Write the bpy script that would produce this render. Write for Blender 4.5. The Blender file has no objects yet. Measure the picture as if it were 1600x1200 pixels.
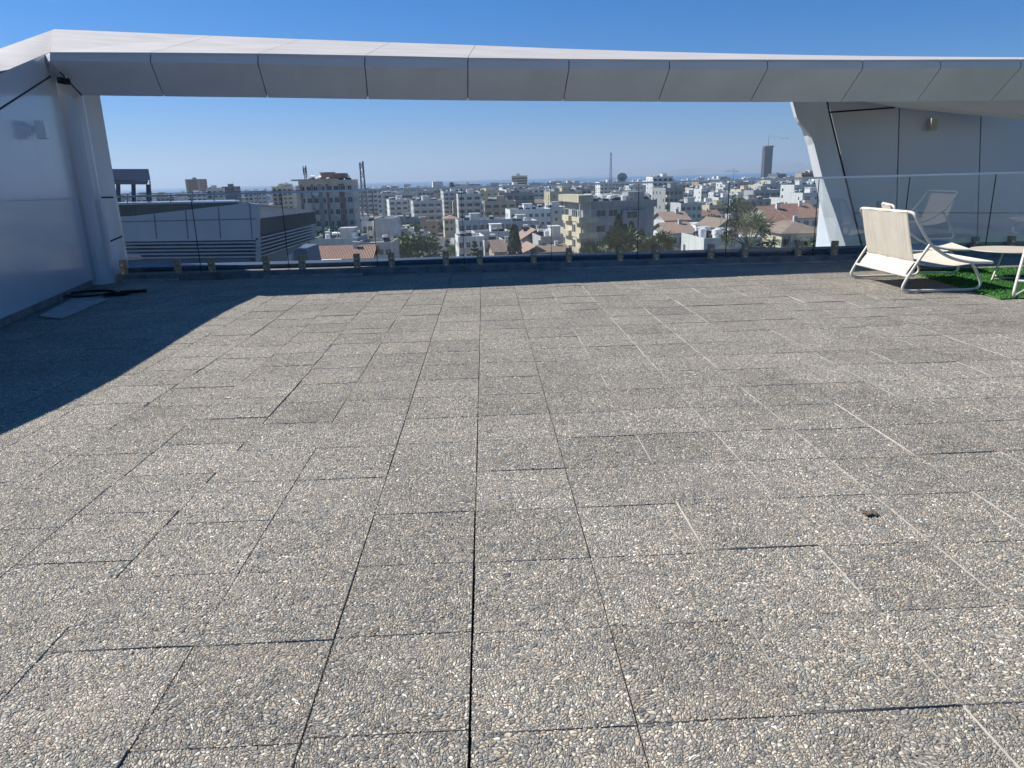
import bpy, math, random
import numpy as np
from mathutils import Vector, Matrix
R = math.radians
sc = bpy.context.scene
col = sc.collection
# ------------------------------------------------------------------ camera, sky, sun, exposure
FPX = 1140.0; CH = 1.26
TH = math.atan(324/FPX); PH = math.atan(.027)
cF = Vector((0, math.cos(TH), -math.sin(TH))); cU0 = Vector((0, math.sin(TH), math.cos(TH))); cR0 = Vector((1, 0, 0))
cR = cR0*math.cos(PH)-cU0*math.sin(PH); cU = cR0*math.sin(PH)+cU0*math.cos(PH)
cam = bpy.data.cameras.new('camera'); cam_o = bpy.data.objects.new('camera', cam); col.objects.link(cam_o)
cam.sensor_width = 36; cam.lens = FPX/1600*36; cam.clip_start = .05; cam.clip_end = 60000
m = Matrix((cR, cU, -cF)).transposed().to_4x4(); m.translation = Vector((0, 0, CH)); cam_o.matrix_world = m
sc.camera = cam_o
SUN = Vector((-.9, .32, 1.0)).normalized()
EL = math.asin(SUN.z); AZ = math.atan2(SUN.x, SUN.y)
w = bpy.data.worlds.new('World'); sc.world = w; w.use_nodes = True
nt = w.node_tree; bg = nt.nodes['Background']
sky = nt.nodes.new('ShaderNodeTexSky'); sky.sky_type = 'NISHITA'; sky.sun_disc = False
sky.sun_elevation = EL; sky.sun_rotation = AZ
sky.altitude = 60; sky.air_density = 1.0; sky.dust_density = .2; sky.ozone_density = 1.5
hs = nt.nodes.new('ShaderNodeHueSaturation'); hs.inputs['Saturation'].default_value = 1.30
tcw = nt.nodes.new('ShaderNodeTexCoord'); sx_ = nt.nodes.new('ShaderNodeSeparateXYZ'); nt.links.new(tcw.outputs['Generated'], sx_.inputs[0])
rw = nt.nodes.new('ShaderNodeValToRGB'); nt.links.new(sx_.outputs['Z'], rw.inputs[0])     # clearer, bluer air than the model gives near the horizon
rw.color_ramp.elements[0].position = 0; rw.color_ramp.elements[0].color = (.53, .68, 1.10, 1); rw.color_ramp.elements[1].position = .45; rw.color_ramp.elements[1].color = (.80, .94, 1.12, 1)
e_ = rw.color_ramp.elements.new(.12); e_.color = (.63, .78, 1.13, 1)
mw = nt.nodes.new('ShaderNodeMix'); mw.data_type = 'RGBA'; mw.blend_type = 'MULTIPLY'; mw.inputs[0].default_value = 1
nt.links.new(sky.outputs[0], mw.inputs[6]); nt.links.new(rw.outputs[0], mw.inputs[7]); nt.links.new(mw.outputs[2], hs.inputs['Color']); nt.links.new(hs.outputs[0], bg.inputs['Color'])
bg.inputs['Strength'].default_value = .058
sl = bpy.data.lights.new('sun', 'SUN'); sl.energy = 4.6; sl.angle = R(.53); sl.color = (1, .95, .87)
so = bpy.data.objects.new('sun', sl); col.objects.link(so); so.rotation_euler = SUN.to_track_quat('Z', 'Y').to_euler()
sc.view_settings.view_transform = 'Standard'; sc.view_settings.look = 'None'
sc.view_settings.exposure = .70; sc.view_settings.gamma = 1; sc.view_settings.use_curve_mapping = False
sc.cycles.volume_bounces = 0; sc.cycles.volume_step_rate = 4; sc.cycles.transparent_max_bounces = 16

def ray(px, py): return cF + cR*((px-800)/FPX) + cU*((600-py)/FPX)
def P(px, py, Y): d = ray(px, py); return Vector((0, 0, CH)) + d*(Y/d.y)      # picture point at a real distance
def G(px, py, z=0): d = ray(px, py); return Vector((0, 0, CH)) + d*((z-CH)/d.z)
def J(p):
    v = Vector(p)-Vector((0, 0, CH)); z = v.dot(cF); return 800+FPX*v.dot(cR)/z, 600-FPX*v.dot(cU)/z

# ------------------------------------------------------------------ materials
MATS = {}
def mat(name, color, rough=.6, noise=0, nscale=3, metal=0, bump=0, bscale=40, spec=.5, coat=0, coords='Object', c2=None, stretch=None, vary=0):
    if name in MATS: return MATS[name]
    m = bpy.data.materials.new(name); m.use_nodes = True; t = m.node_tree; b = t.nodes['Principled BSDF']
    b.inputs['Roughness'].default_value = rough; b.inputs['Metallic'].default_value = metal
    b.inputs['Specular IOR Level'].default_value = spec; b.inputs['Coat Weight'].default_value = coat; b.inputs['Coat Roughness'].default_value = .08
    b.inputs['Base Color'].default_value = (*color, 1)
    tc = t.nodes.new('ShaderNodeTexCoord'); src = tc.outputs[coords]
    if stretch:
        mp = t.nodes.new('ShaderNodeMapping'); mp.inputs['Scale'].default_value = stretch; t.links.new(src, mp.inputs[0]); src = mp.outputs[0]
    if noise or c2:
        n = t.nodes.new('ShaderNodeTexNoise'); n.inputs['Scale'].default_value = nscale; n.inputs['Detail'].default_value = 6; n.inputs['Roughness'].default_value = .6
        t.links.new(src, n.inputs['Vector'])
        r = t.nodes.new('ShaderNodeValToRGB'); r.color_ramp.elements[0].position = .35; r.color_ramp.elements[1].position = .65
        a = c2 if c2 else [c*(1-noise) for c in color]; bb = color if c2 else [min(1, c*(1+noise)) for c in color]
        r.color_ramp.elements[0].color = (*a, 1); r.color_ramp.elements[1].color = (*bb, 1)
        t.links.new(n.outputs['Fac'], r.inputs[0]); t.links.new(r.outputs[0], b.inputs['Base Color'])
    if vary:
        oi = t.nodes.new('ShaderNodeObjectInfo'); mr = t.nodes.new('ShaderNodeMapRange'); mr.inputs['To Min'].default_value = 1-vary; mr.inputs['To Max'].default_value = 1.04; t.links.new(oi.outputs['Random'], mr.inputs['Value'])
        sv = t.nodes.new('ShaderNodeVectorMath'); sv.operation = 'SCALE'; t.links.new(r.outputs[0], sv.inputs[0]); t.links.new(mr.outputs[0], sv.inputs['Scale'])
        mp2 = t.nodes.new('ShaderNodeMapping'); mp2.inputs['Scale'].default_value = (1.6, 1.6, .16); t.links.new(src, mp2.inputs[0]); n3 = t.nodes.new('ShaderNodeTexNoise'); n3.inputs['Scale'].default_value = .8; n3.inputs['Detail'].default_value = 5; t.links.new(mp2.outputs[0], n3.inputs['Vector'])
        m4 = t.nodes.new('ShaderNodeMapRange'); m4.inputs['From Min'].default_value = .3; m4.inputs['From Max'].default_value = .6; m4.inputs['To Min'].default_value = .78; t.links.new(n3.outputs['Fac'], m4.inputs['Value'])
        s2 = t.nodes.new('ShaderNodeVectorMath'); s2.operation = 'SCALE'; t.links.new(sv.outputs[0], s2.inputs[0]); t.links.new(m4.outputs[0], s2.inputs['Scale']); t.links.new(s2.outputs[0], b.inputs['Base Color'])
    if bump:
        n2 = t.nodes.new('ShaderNodeTexNoise'); n2.inputs['Scale'].default_value = bscale; n2.inputs['Detail'].default_value = 4
        t.links.new(src, n2.inputs['Vector']); bp = t.nodes.new('ShaderNodeBump'); bp.inputs['Strength'].default_value = bump; bp.inputs['Distance'].default_value = .02
        t.links.new(n2.outputs['Fac'], bp.inputs['Height']); t.links.new(bp.outputs[0], b.inputs['Normal'])
    MATS[name] = m; return m

def pebble_mat():
    m = bpy.data.materials.new('exposed_aggregate'); m.use_nodes = True; t = m.node_tree; N = t.nodes; L = t.links
    b = N['Principled BSDF']; b.inputs['Roughness'].default_value = .62; b.inputs['Specular IOR Level'].default_value = .35
    tc = N.new('ShaderNodeTexCoord')
    at = N.new('ShaderNodeAttribute'); at.attribute_name = 'slab'; at.attribute_type = 'GEOMETRY'
    def math_(op, a, b_=None, c=None):
        n = N.new('ShaderNodeMath'); n.operation = op
        for i, v in enumerate((a, b_, c)):
            if v is None: continue
            if isinstance(v, (int, float)): n.inputs[i].default_value = v
            else: L.new(v, n.inputs[i])
        return n.outputs[0]
    def vm(op, a, b_):
        n = N.new('ShaderNodeVectorMath'); n.operation = op; L.new(a, n.inputs[0])
        if isinstance(b_, tuple): n.inputs[1].default_value = b_
        else: L.new(b_, n.inputs[1])
        return n.outputs[0]
    off = vm('MULTIPLY', at.outputs['Color'], (7.3, 5.1, 0.))
    base = vm('ADD', tc.outputs['Object'], off)
    wn = N.new('ShaderNodeTexNoise'); wn.inputs['Scale'].default_value = 55; wn.inputs['Detail'].default_value = 1; L.new(base, wn.inputs['Vector'])
    wv = vm('MULTIPLY', vm('SUBTRACT', wn.outputs['Color'], (.5, .5, .5)), (.011, .011, 0))
    w2 = N.new('ShaderNodeTexNoise'); w2.inputs['Scale'].default_value = 6; w2.inputs['Detail'].default_value = 1; L.new(base, w2.inputs['Vector'])
    wv2 = vm('MULTIPLY', vm('SUBTRACT', w2.outputs['Color'], (.5, .5, .5)), (.09, .09, 0))
    p = vm('ADD', vm('ADD', base, wv), wv2)
    def layer(scale, ratio):
        q = vm('MULTIPLY', p, (scale, scale*ratio, 0))
        v = N.new('ShaderNodeTexVoronoi'); v.voronoi_dimensions = '2D'; v.feature = 'F1'; v.inputs['Scale'].default_value = 1; L.new(q, v.inputs['Vector'])
        e = N.new('ShaderNodeTexVoronoi'); e.voronoi_dimensions = '2D'; e.feature = 'DISTANCE_TO_EDGE'; e.inputs['Scale'].default_value = 1; L.new(q, e.inputs['Vector'])
        sp = N.new('ShaderNodeSeparateColor'); L.new(v.outputs['Color'], sp.inputs[0])
        dome = math_('SUBTRACT', 1.0, math_('MULTIPLY', math_('POWER', v.outputs['Distance'], 2.0), 1.3))
        ed = N.new('ShaderNodeMapRange'); ed.interpolation_type = 'SMOOTHSTEP'; ed.inputs['From Min'].default_value = .0; ed.inputs['From Max'].default_value = .19; L.new(e.outputs['Distance'], ed.inputs['Value'])
        h = math_('MULTIPLY', math_('MULTIPLY', dome, ed.outputs[0]), math_('MULTIPLY_ADD', sp.outputs[1], .6, .5))
        return sp, ed.outputs[0], h
    s1, e1, h1 = layer(88, 1.3)
    s2, e2, h2 = layer(135, .85)
    # mix of coarse and fine stones
    mn = N.new('ShaderNodeTexNoise'); mn.inputs['Scale'].default_value = 30; mn.inputs['Detail'].default_value = 2; L.new(base, mn.inputs['Vector'])
    mk = N.new('ShaderNodeMapRange'); mk.inputs['From Min'].default_value = .5; mk.inputs['From Max'].default_value = .54; L.new(mn.outputs['Fac'], mk.inputs['Value'])
    def mixf(a, b_):
        n = N.new('ShaderNodeMix'); n.data_type = 'FLOAT'; L.new(mk.outputs[0], n.inputs[0]); L.new(a, n.inputs[2]); L.new(b_, n.inputs[3]); return n.outputs[0]
    hid = mixf(s1.outputs[0], s2.outputs[0]); edg = mixf(e1, e2); hei = mixf(h1, math_('MULTIPLY', h2, .75)); rnd2 = mixf(s1.outputs[2], s2.outputs[2])
    cr = N.new('ShaderNodeValToRGB'); cr.color_ramp.interpolation = 'CONSTANT'
    cols = [(0, (.15, .16, .158)), (.10, (.32, .30, .255)), (.22, (.21, .22, .212)), (.34, (.41, .37, .295)), (.46, (.27, .26, .23)), (.56, (.18, .195, .19)),
            (.64, (.46, .425, .355)), (.73, (.35, .30, .23)), (.81, (.30, .305, .28)), (.90, (.52, .49, .42)), (.965, (.28, .21, .165)), (.98, (.62, .59, .52))]
    el = cr.color_ramp.elements
    el[0].position = cols[0][0]; el[0].color = (*cols[0][1], 1); el[1].position = cols[1][0]; el[1].color = (*cols[1][1], 1)
    for ps, c in cols[2:]: e = el.new(ps); e.color = (*c, 1)
    L.new(hid, cr.inputs[0])
    # cement between the stones
    mx = N.new('ShaderNodeMix'); mx.data_type = 'RGBA'; mx.inputs[6].default_value = (.125, .118, .102, 1); L.new(edg, mx.inputs[0]); L.new(cr.outputs[0], mx.inputs[7])
    # slow stains / dust + slab tone
    ln = N.new('ShaderNodeTexNoise'); ln.inputs['Scale'].default_value = 1.1; ln.inputs['Detail'].default_value = 5; L.new(tc.outputs['Object'], ln.inputs['Vector'])
    tone = math_('MULTIPLY_ADD', ln.outputs['Fac'], .5, .76)
    sepa = N.new('ShaderNodeSeparateColor'); L.new(at.outputs['Color'], sepa.inputs[0])
    tone = math_('MULTIPLY', tone, math_('MULTIPLY_ADD', sepa.outputs[2], .20, .90))
    tone = math_('MULTIPLY', tone, math_('MULTIPLY_ADD', rnd2, .3, .92))
    st = N.new('ShaderNodeTexNoise'); st.inputs['Scale'].default_value = .8; st.inputs['Detail'].default_value = 8; st.inputs['Roughness'].default_value = .65; st.inputs['Distortion'].default_value = .6; L.new(tc.outputs['Object'], st.inputs['Vector'])
    sm_ = N.new('ShaderNodeMapRange'); sm_.inputs['From Min'].default_value = .56; sm_.inputs['From Max'].default_value = .66; sm_.inputs['To Min'].default_value = 1.03; sm_.inputs['To Max'].default_value = .86; L.new(st.outputs['Fac'], sm_.inputs['Value'])
    tone = math_('MULTIPLY', tone, sm_.outputs[0])
    for sc2, am in ((16, .36), (40, .55), (85, .6)):
        ln2 = N.new('ShaderNodeTexNoise'); ln2.inputs['Scale'].default_value = sc2; ln2.inputs['Detail'].default_value = 3; ln2.inputs['Roughness'].default_value = .65; L.new(base, ln2.inputs['Vector'])
        tone = math_('MULTIPLY', tone, math_('MULTIPLY_ADD', ln2.outputs['Fac'], am, 1-am/2))
    vmn = N.new('ShaderNodeVectorMath'); vmn.operation = 'SCALE'; L.new(mx.outputs[2], vmn.inputs[0]); L.new(tone, vmn.inputs['Scale'])
    dn = N.new('ShaderNodeTexNoise'); dn.inputs['Scale'].default_value = 2.7; dn.inputs['Detail'].default_value = 7; L.new(base, dn.inputs['Vector'])
    dm = N.new('ShaderNodeMapRange'); dm.inputs['From Min'].default_value = .5; dm.inputs['From Max'].default_value = .75; dm.inputs['To Max'].default_value = .35; L.new(dn.outputs['Fac'], dm.inputs['Value'])
    m3 = N.new('ShaderNodeMix'); m3.data_type = 'RGBA'; L.new(dm.outputs[0], m3.inputs[0]); L.new(vmn.outputs[0], m3.inputs[6]); m3.inputs[7].default_value = (.36, .32, .27, 1)
    wm = N.new('ShaderNodeMix'); wm.data_type = 'RGBA'; wm.blend_type = 'MULTIPLY'; wm.inputs[0].default_value = 1; wm.inputs[7].default_value = (1.02, .985, .955, 1); L.new(m3.outputs[2], wm.inputs[6])
    L.new(wm.outputs[2], b.inputs['Base Color'])
    fn = N.new('ShaderNodeTexNoise'); fn.inputs['Scale'].default_value = 500; L.new(base, fn.inputs['Vector'])
    hh = math_('ADD', math_('MULTIPLY', hei, .0055), math_('MULTIPLY', fn.outputs['Fac'], .0005))
    d = N.new('ShaderNodeDisplacement'); d.inputs['Midlevel'].default_value = 0; d.inputs['Scale'].default_value = 1; L.new(hh, d.inputs['Height'])
    L.new(d.outputs[0], N['Material Output'].inputs['Displacement'])
    m.displacement_method = 'BOTH'
    return m

def glass_mat(name, tint=(.93, .958, .968), f0=1.0):
    m = bpy.data.materials.new(name); m.use_nodes = True; t = m.node_tree; N = t.nodes; L = t.links; N.remove(N['Principled BSDF'])
    tr = N.new('ShaderNodeBsdfTransparent'); tr.inputs[0].default_value = (*tint, 1)
    gl = N.new('ShaderNodeBsdfGlossy'); gl.inputs['Roughness'].default_value = 0.0; gl.inputs[0].default_value = (1, 1, 1, 1)
    fr = N.new('ShaderNodeFresnel'); fr.inputs[0].default_value = 1.5
    mu = N.new('ShaderNodeMath'); mu.operation = 'MULTIPLY'; mu.inputs[1].default_value = f0; L.new(fr.outputs[0], mu.inputs[0])
    mx = N.new('ShaderNodeMixShader'); L.new(mu.outputs[0], mx.inputs[0]); L.new(tr.outputs[0], mx.inputs[1]); L.new(gl.outputs[0], mx.inputs[2])
    # faint dust on the pane
    df = N.new('ShaderNodeBsdfDiffuse'); df.inputs[0].default_value = (.6, .62, .64, 1)
    nz = N.new('ShaderNodeTexNoise'); nz.inputs['Scale'].default_value = 2.5; nz.inputs['Detail'].default_value = 6
    tc = N.new('ShaderNodeTexCoord'); L.new(tc.outputs['Object'], nz.inputs['Vector'])
    mr = N.new('ShaderNodeMapRange'); mr.inputs['From Min'].default_value = .35; mr.inputs['From Max'].default_value = .8; mr.inputs['To Min'].default_value = .01; mr.inputs['To Max'].default_value = .07; L.new(nz.outputs['Fac'], mr.inputs['Value'])
    m2 = N.new('ShaderNodeMixShader'); L.new(mr.outputs[0], m2.inputs[0]); L.new(mx.outputs[0], m2.inputs[1]); L.new(df.outputs[0], m2.inputs[2])
    L.new(m2.outputs[0], N['Material Output'].inputs['Surface']); return m

def tile_roof_mat(name, c, c2):
    m = bpy.data.materials.new(name); m.use_nodes = True; t = m.node_tree; N = t.nodes; L = t.links; b = N['Principled BSDF']; b.inputs['Roughness'].default_value = .8
    tc = N.new('ShaderNodeTexCoord'); wv = N.new('ShaderNodeTexWave'); wv.bands_direction = 'X'; wv.inputs['Scale'].default_value = 1.1; wv.inputs['Distortion'].default_value = .4
    L.new(tc.outputs['Object'], wv.inputs['Vector'])
    n = N.new('ShaderNodeTexNoise'); n.inputs['Scale'].default_value = 1.3; n.inputs['Detail'].default_value = 7; L.new(tc.outputs['Object'], n.inputs['Vector'])
    mx = N.new('ShaderNodeMix'); mx.data_type = 'RGBA'; mx.inputs[6].default_value = (*c2, 1); mx.inputs[7].default_value = (*c, 1)
    ad = N.new('ShaderNodeMath'); ad.operation = 'MULTIPLY_ADD'; ad.inputs[1].default_value = .5; L.new(wv.outputs['Fac'], ad.inputs[0])
    mr = N.new('ShaderNodeMapRange'); mr.inputs['From Min'].default_value = .3; mr.inputs['From Max'].default_value = .7; mr.inputs['To Max'].default_value = .5; L.new(n.outputs['Fac'], mr.inputs['Value'])
    L.new(mr.outputs[0], ad.inputs[2]); L.new(ad.outputs[0], mx.inputs[0]); L.new(mx.outputs[2], b.inputs['Base Color'])
    bp = N.new('ShaderNodeBump'); bp.inputs['Distance'].default_value = .08; L.new(wv.outputs['Fac'], bp.inputs['Height']); L.new(bp.outputs[0], b.inputs['Normal'])
    return m

def leaf_mat(name, c, c2, scale=1.2):
    m = bpy.data.materials.new(name); m.use_nodes = True; t = m.node_tree; N = t.nodes; L = t.links; b = N['Principled BSDF']; b.inputs['Roughness'].default_value = .55
    tc = N.new('ShaderNodeTexCoord'); n = N.new('ShaderNodeTexNoise'); n.inputs['Scale'].default_value = scale; n.inputs['Detail'].default_value = 5; L.new(tc.outputs['Object'], n.inputs['Vector'])
    r = N.new('ShaderNodeValToRGB'); r.color_ramp.elements[0].position = .35; r.color_ramp.elements[1].position = .68
    r.color_ramp.elements[0].color = (*c2, 1); r.color_ramp.elements[1].color = (*c, 1); L.new(n.outputs['Fac'], r.inputs[0]); L.new(r.outputs[0], b.inputs['Base Color'])
    b.inputs['Transmission Weight'].default_value = 0; b.inputs['Subsurface Weight'].default_value = 0
    return m

PEB = pebble_mat()
CLAD = mat('white_cladding', (.51, .53, .57), .25, noise=.05, nscale=.8, coat=.35, bump=.02, bscale=3, stretch=(1, 1, .35))
CLADM = mat('matt_white_cladding', (.64, .67, .71), .5, noise=.07, nscale=1.3, stretch=(1, 1, .3))
CLADT = mat('dusty_top_cladding', (.55, .52, .49), .55, noise=.07, nscale=2.2, c2=(.46, .43, .40), stretch=(.5, 2, 1))
SEAM = mat('panel_joint', (.02, .022, .028), .8, noise=.2)
CEM = mat('cement_side', (.33, .315, .285), .85, noise=.15, nscale=20)
SUBB = mat('joint_sand', (.07, .063, .055), .95, noise=.3, nscale=30)
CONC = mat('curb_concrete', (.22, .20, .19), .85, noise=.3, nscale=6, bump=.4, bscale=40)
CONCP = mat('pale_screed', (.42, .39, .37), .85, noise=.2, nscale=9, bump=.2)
CLAMP = mat('brass_clamp', (.50, .31, .17), .6, noise=.3, nscale=30)
STEEL = mat('coping_metal', (.07, .10, .15), .6, noise=.12, nscale=3, metal=.35)
RAILM = mat('rail_metal', (.62, .64, .66), .3, noise=.05, metal=.6)
DARK = mat('dark_rubber', (.02, .02, .022), .9, spec=.1, noise=.2)
POWD = mat('cream_powder_coat', (.60, .57, .51), .38, noise=.05, nscale=12)
def fabric():
    m = mat('cream_sling_fabric', (.70, .65, .55), .85, noise=.05, nscale=6); t = m.node_tree; N = t.nodes; L = t.links
    b = N['Principled BSDF']; tc = N.new('ShaderNodeTexCoord')
    n = N.new('ShaderNodeTexNoise'); n.inputs['Scale'].default_value = 9; mp = N.new('ShaderNodeMapping'); mp.inputs['Scale'].default_value = (.15, 3.5, .25)
    L.new(tc.outputs['Object'], mp.inputs[0]); L.new(mp.outputs[0], n.inputs['Vector'])
    wv = N.new('ShaderNodeTexWave'); wv.bands_direction = 'Y'; wv.inputs['Scale'].default_value = 60; L.new(tc.outputs['Object'], wv.inputs['Vector'])
    bp = N.new('ShaderNodeBump'); bp.inputs['Strength'].default_value = .5; bp.inputs['Distance'].default_value = .03; L.new(n.outputs['Fac'], bp.inputs['Height'])
    b2 = N.new('ShaderNodeBump'); b2.inputs['Strength'].default_value = .3; b2.inputs['Distance'].default_value = .002; L.new(wv.outputs['Fac'], b2.inputs['Height']); L.new(bp.outputs[0], b2.inputs['Normal'])
    L.new(b2.outputs[0], b.inputs['Normal'])
    # thin cloth lets some light through
    tl = N.new('ShaderNodeBsdfTranslucent'); tl.inputs[0].default_value = (.62, .56, .46, 1); ms = N.new('ShaderNodeMixShader'); ms.inputs[0].default_value = .22
    L.new(b.outputs[0], ms.inputs[1]); L.new(tl.outputs[0], ms.inputs[2]); L.new(ms.outputs[0], N['Material Output'].inputs['Surface'])
    return m
FAB = fabric()
GLASS = glass_mat('balustrade_glass')
WIN = mat('window_glass', (.03, .038, .05), .12, noise=.4, nscale=.6, spec=.6)
WFR = mat('window_frame', (.55, .55, .54), .5, noise=.05)
WHITE = mat('white_render', (.74, .74, .72), .8, noise=.06, nscale=.5, vary=.22)
OFFW = mat('off_white_render', (.60, .59, .56), .85, noise=.08, nscale=.5, vary=.22)
CREAM = mat('cream_render', (.66, .58, .42), .85, noise=.07, nscale=.4, vary=.22)
YELL = mat('yellow_render', (.66, .55, .31), .85, noise=.06, nscale=.4, vary=.22)
GREYB = mat('grey_render', (.36, .36, .36), .85, noise=.1, nscale=.4, vary=.22)
TAN = mat('tan_render', (.45, .36, .27), .85, noise=.1, nscale=.4, vary=.22)
BROWN = mat('brown_render', (.22, .15, .12), .85, noise=.1, nscale=.4)
DKG = mat('dark_concrete', (.10, .11, .13), .7, noise=.15, nscale=.2)
ROOFC = mat('roof_screed', (.42, .40, .37), .9, noise=.2, nscale=.4)
TANKW = mat('tank_white', (.78, .78, .77), .35, noise=.04)
PANEL = mat('solar_panel', (.02, .03, .06), .15, noise=.2)
REDT = tile_roof_mat('terracotta_tiles', (.38, .21, .15), (.24, .13, .095))
BRNT = tile_roof_mat('brown_tiles', (.30, .23, .18), (.17, .12, .095))
PNKT = tile_roof_mat('pale_terracotta_tiles', (.42, .29, .23), (.30, .20, .15))
ASPH = mat('asphalt', (.075, .075, .08), .9, noise=.2, nscale=.3)
TURF = mat('turf', (.07, .22, .045), .9, c2=(.04, .14, .025), nscale=60)
LGREEN = leaf_mat('leaves_mid_green', (.09, .17, .035), (.035, .075, .02))
LDARK = leaf_mat('leaves_dark', (.055, .10, .032), (.022, .042, .018))
LOLIVE = leaf_mat('leaves_olive', (.11, .115, .06), (.045, .05, .03))
LPALM = leaf_mat('palm_green', (.15, .17, .06), (.05, .075, .028), 2)
LDEAD = leaf_mat('palm_dry', (.26, .20, .12), (.13, .095, .06), 2)
LHEDGE = leaf_mat('hedge_green', (.10, .19, .03), (.05, .10, .02))
BARK = mat('bark', (.13, .10, .075), .9, noise=.3, nscale=4, bump=.5)
RUST = mat('red_lattice', (.35, .33, .34), .6, noise=.1, nscale=1)
CRANE = mat('crane_steel', (.16, .17, .20), .6, noise=.1)
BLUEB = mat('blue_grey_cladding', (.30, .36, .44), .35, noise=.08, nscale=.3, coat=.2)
LOUV = mat('louvre_metal', (.25, .29, .36), .4, noise=.06, metal=.2)
BRGL = mat('bronze_glazing', (.05, .04, .038), .6, spec=.15, noise=.3, nscale=.3)

# ------------------------------------------------------------------ helpers
class MB:
    def __init__(s): s.v = []; s.f = []; s.m = []; s.sm = []
    def add(s, vs, fs, mi=0, smooth=False):
        o = len(s.v); s.v += [tuple(v) for v in vs]; s.f += [tuple(i+o for i in f) for f in fs]; s.m += [mi]*len(fs); s.sm += [smooth]*len(fs); return s
    def box(s, x0, x1, y0, y1, z0, z1, mi=0, M=None):
        vs = [Vector((x, y, z)) for z in (z0, z1) for y in (y0, y1) for x in (x0, x1)]
        if M is not None: vs = [M @ v for v in vs]
        return s.add(vs, [(0, 2, 3, 1), (4, 5, 7, 6), (0, 1, 5, 4), (2, 6, 7, 3), (0, 4, 6, 2), (1, 3, 7, 5)], mi)
    def tube(s, pts, r, n=8, mi=0, smooth=True, cap=True):
        pts = [Vector(p) for p in pts]; k = len(pts); rs = r if isinstance(r, (list, tuple)) else [r]*k
        rings = []; up = None
        for i, p in enumerate(pts):
            t = (pts[min(i+1, k-1)]-pts[max(i-1, 0)]).normalized()
            if up is None: up = Vector((0, 0, 1)) if abs(t.z) < .9 else Vector((1, 0, 0))
            a = t.cross(up).normalized(); b = a.cross(t).normalized(); up = b
            rings.append([p+(a*math.cos(2*math.pi*j/n)+b*math.sin(2*math.pi*j/n))*rs[i] for j in range(n)])
        vs = [q for rg in rings for q in rg]
        fs = [(i*n+j, i*n+(j+1) % n, (i+1)*n+(j+1) % n, (i+1)*n+j) for i in range(k-1) for j in range(n)]
        s.add(vs, fs, mi, smooth)
        if cap: s.add(rings[0], [tuple(range(n))[::-1]], mi); s.add(rings[-1], [tuple(range(n))], mi)
        return s
    def prism(s, poly, d, mi=0):
        n = len(poly); a = [Vector(p) for p in poly]; b = [p+Vector(d) for p in a]
        return s.add(a+b, [tuple(range(n))[::-1], tuple(range(n, 2*n))]+[(i, (i+1) % n, n+(i+1) % n, n+i) for i in range(n)], mi)
    def build(s, name, mats, parent=None, loc=None, rz=0):
        me = bpy.data.meshes.new(name); me.from_pydata(s.v, [], s.f)
        if not isinstance(mats, (list, tuple)): mats = [mats]
        for q in mats: me.materials.append(q)
        me.polygons.foreach_set('material_index', s.m); me.polygons.foreach_set('use_smooth', s.sm); me.update()
        o = bpy.data.objects.new(name, me); col.objects.link(o)
        if parent: o.parent = parent
        if loc is not None: o.location = loc
        if rz: o.rotation_euler.z = rz
        return o
def tag(o, label=None, cat=None, group=None, kind=None):
    if label: o['label'] = label
    if cat: o['category'] = cat
    if group: o['group'] = group
    if kind: o['kind'] = kind
    return o
def empty(name, loc=(0, 0, 0), rz=0):
    o = bpy.data.objects.new(name, None); o.empty_display_size = .3; col.objects.link(o); o.location = loc; o.rotation_euler.z = rz; return o
def obj_from(name, me, parent=None, loc=(0, 0, 0), rz=0):
    o = bpy.data.objects.new(name, me); col.objects.link(o); o.parent = parent; o.location = loc; o.rotation_euler.z = rz; return o
def copy_tree(o, parent=None):
    c = o.copy(); col.objects.link(c); c.parent = parent
    for ch in list(o.children): copy_tree(ch, c)
    return c
def fix_normals(o):
    import bmesh
    b = bmesh.new(); b.from_mesh(o.data); bmesh.ops.recalc_face_normals(b, faces=b.faces); b.to_mesh(o.data); b.free(); return o
def bevel(o, wd=.004, seg=2):
    md = o.modifiers.new('bevel', 'BEVEL'); md.width = wd; md.segments = seg; md.limit_method = 'ANGLE'; return o
def face_prism(mb, pts, th, mi=0):
    """polygon given thickness away from the viewer"""
    a = [Vector(p) for p in pts]; n = (a[1]-a[0]).cross(a[2]-a[0]).normalized()
    if n.dot(a[0]-Vector((0, 0, CH))) < 0: n = -n
    mb.prism(a, n*th, mi)
def seam(mb, p, q, nrm, wd=.012, lift=.003):
    """joint line as a thin strip lying on a panel"""
    p = Vector(p); q = Vector(q); n = Vector(nrm).normalized(); t = (q-p).normalized(); s_ = t.cross(n).normalized()*wd/2
    a = [p-s_, q-s_, q+s_, p+s_]; mb.prism([v-n*.004 for v in a], n*(.004+lift))
def plane_n(a, b, c):
    n = (Vector(b)-Vector(a)).cross(Vector(c)-Vector(a)).normalized()
    if n.dot(Vector(a)-Vector((0, 0, CH))) > 0: n = -n
    return n
def on_plane(px, py, a, n):
    d = ray(px, py); o = Vector((0, 0, CH)); return o + d*((Vector(a)-o).dot(n)/d.dot(n))

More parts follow.
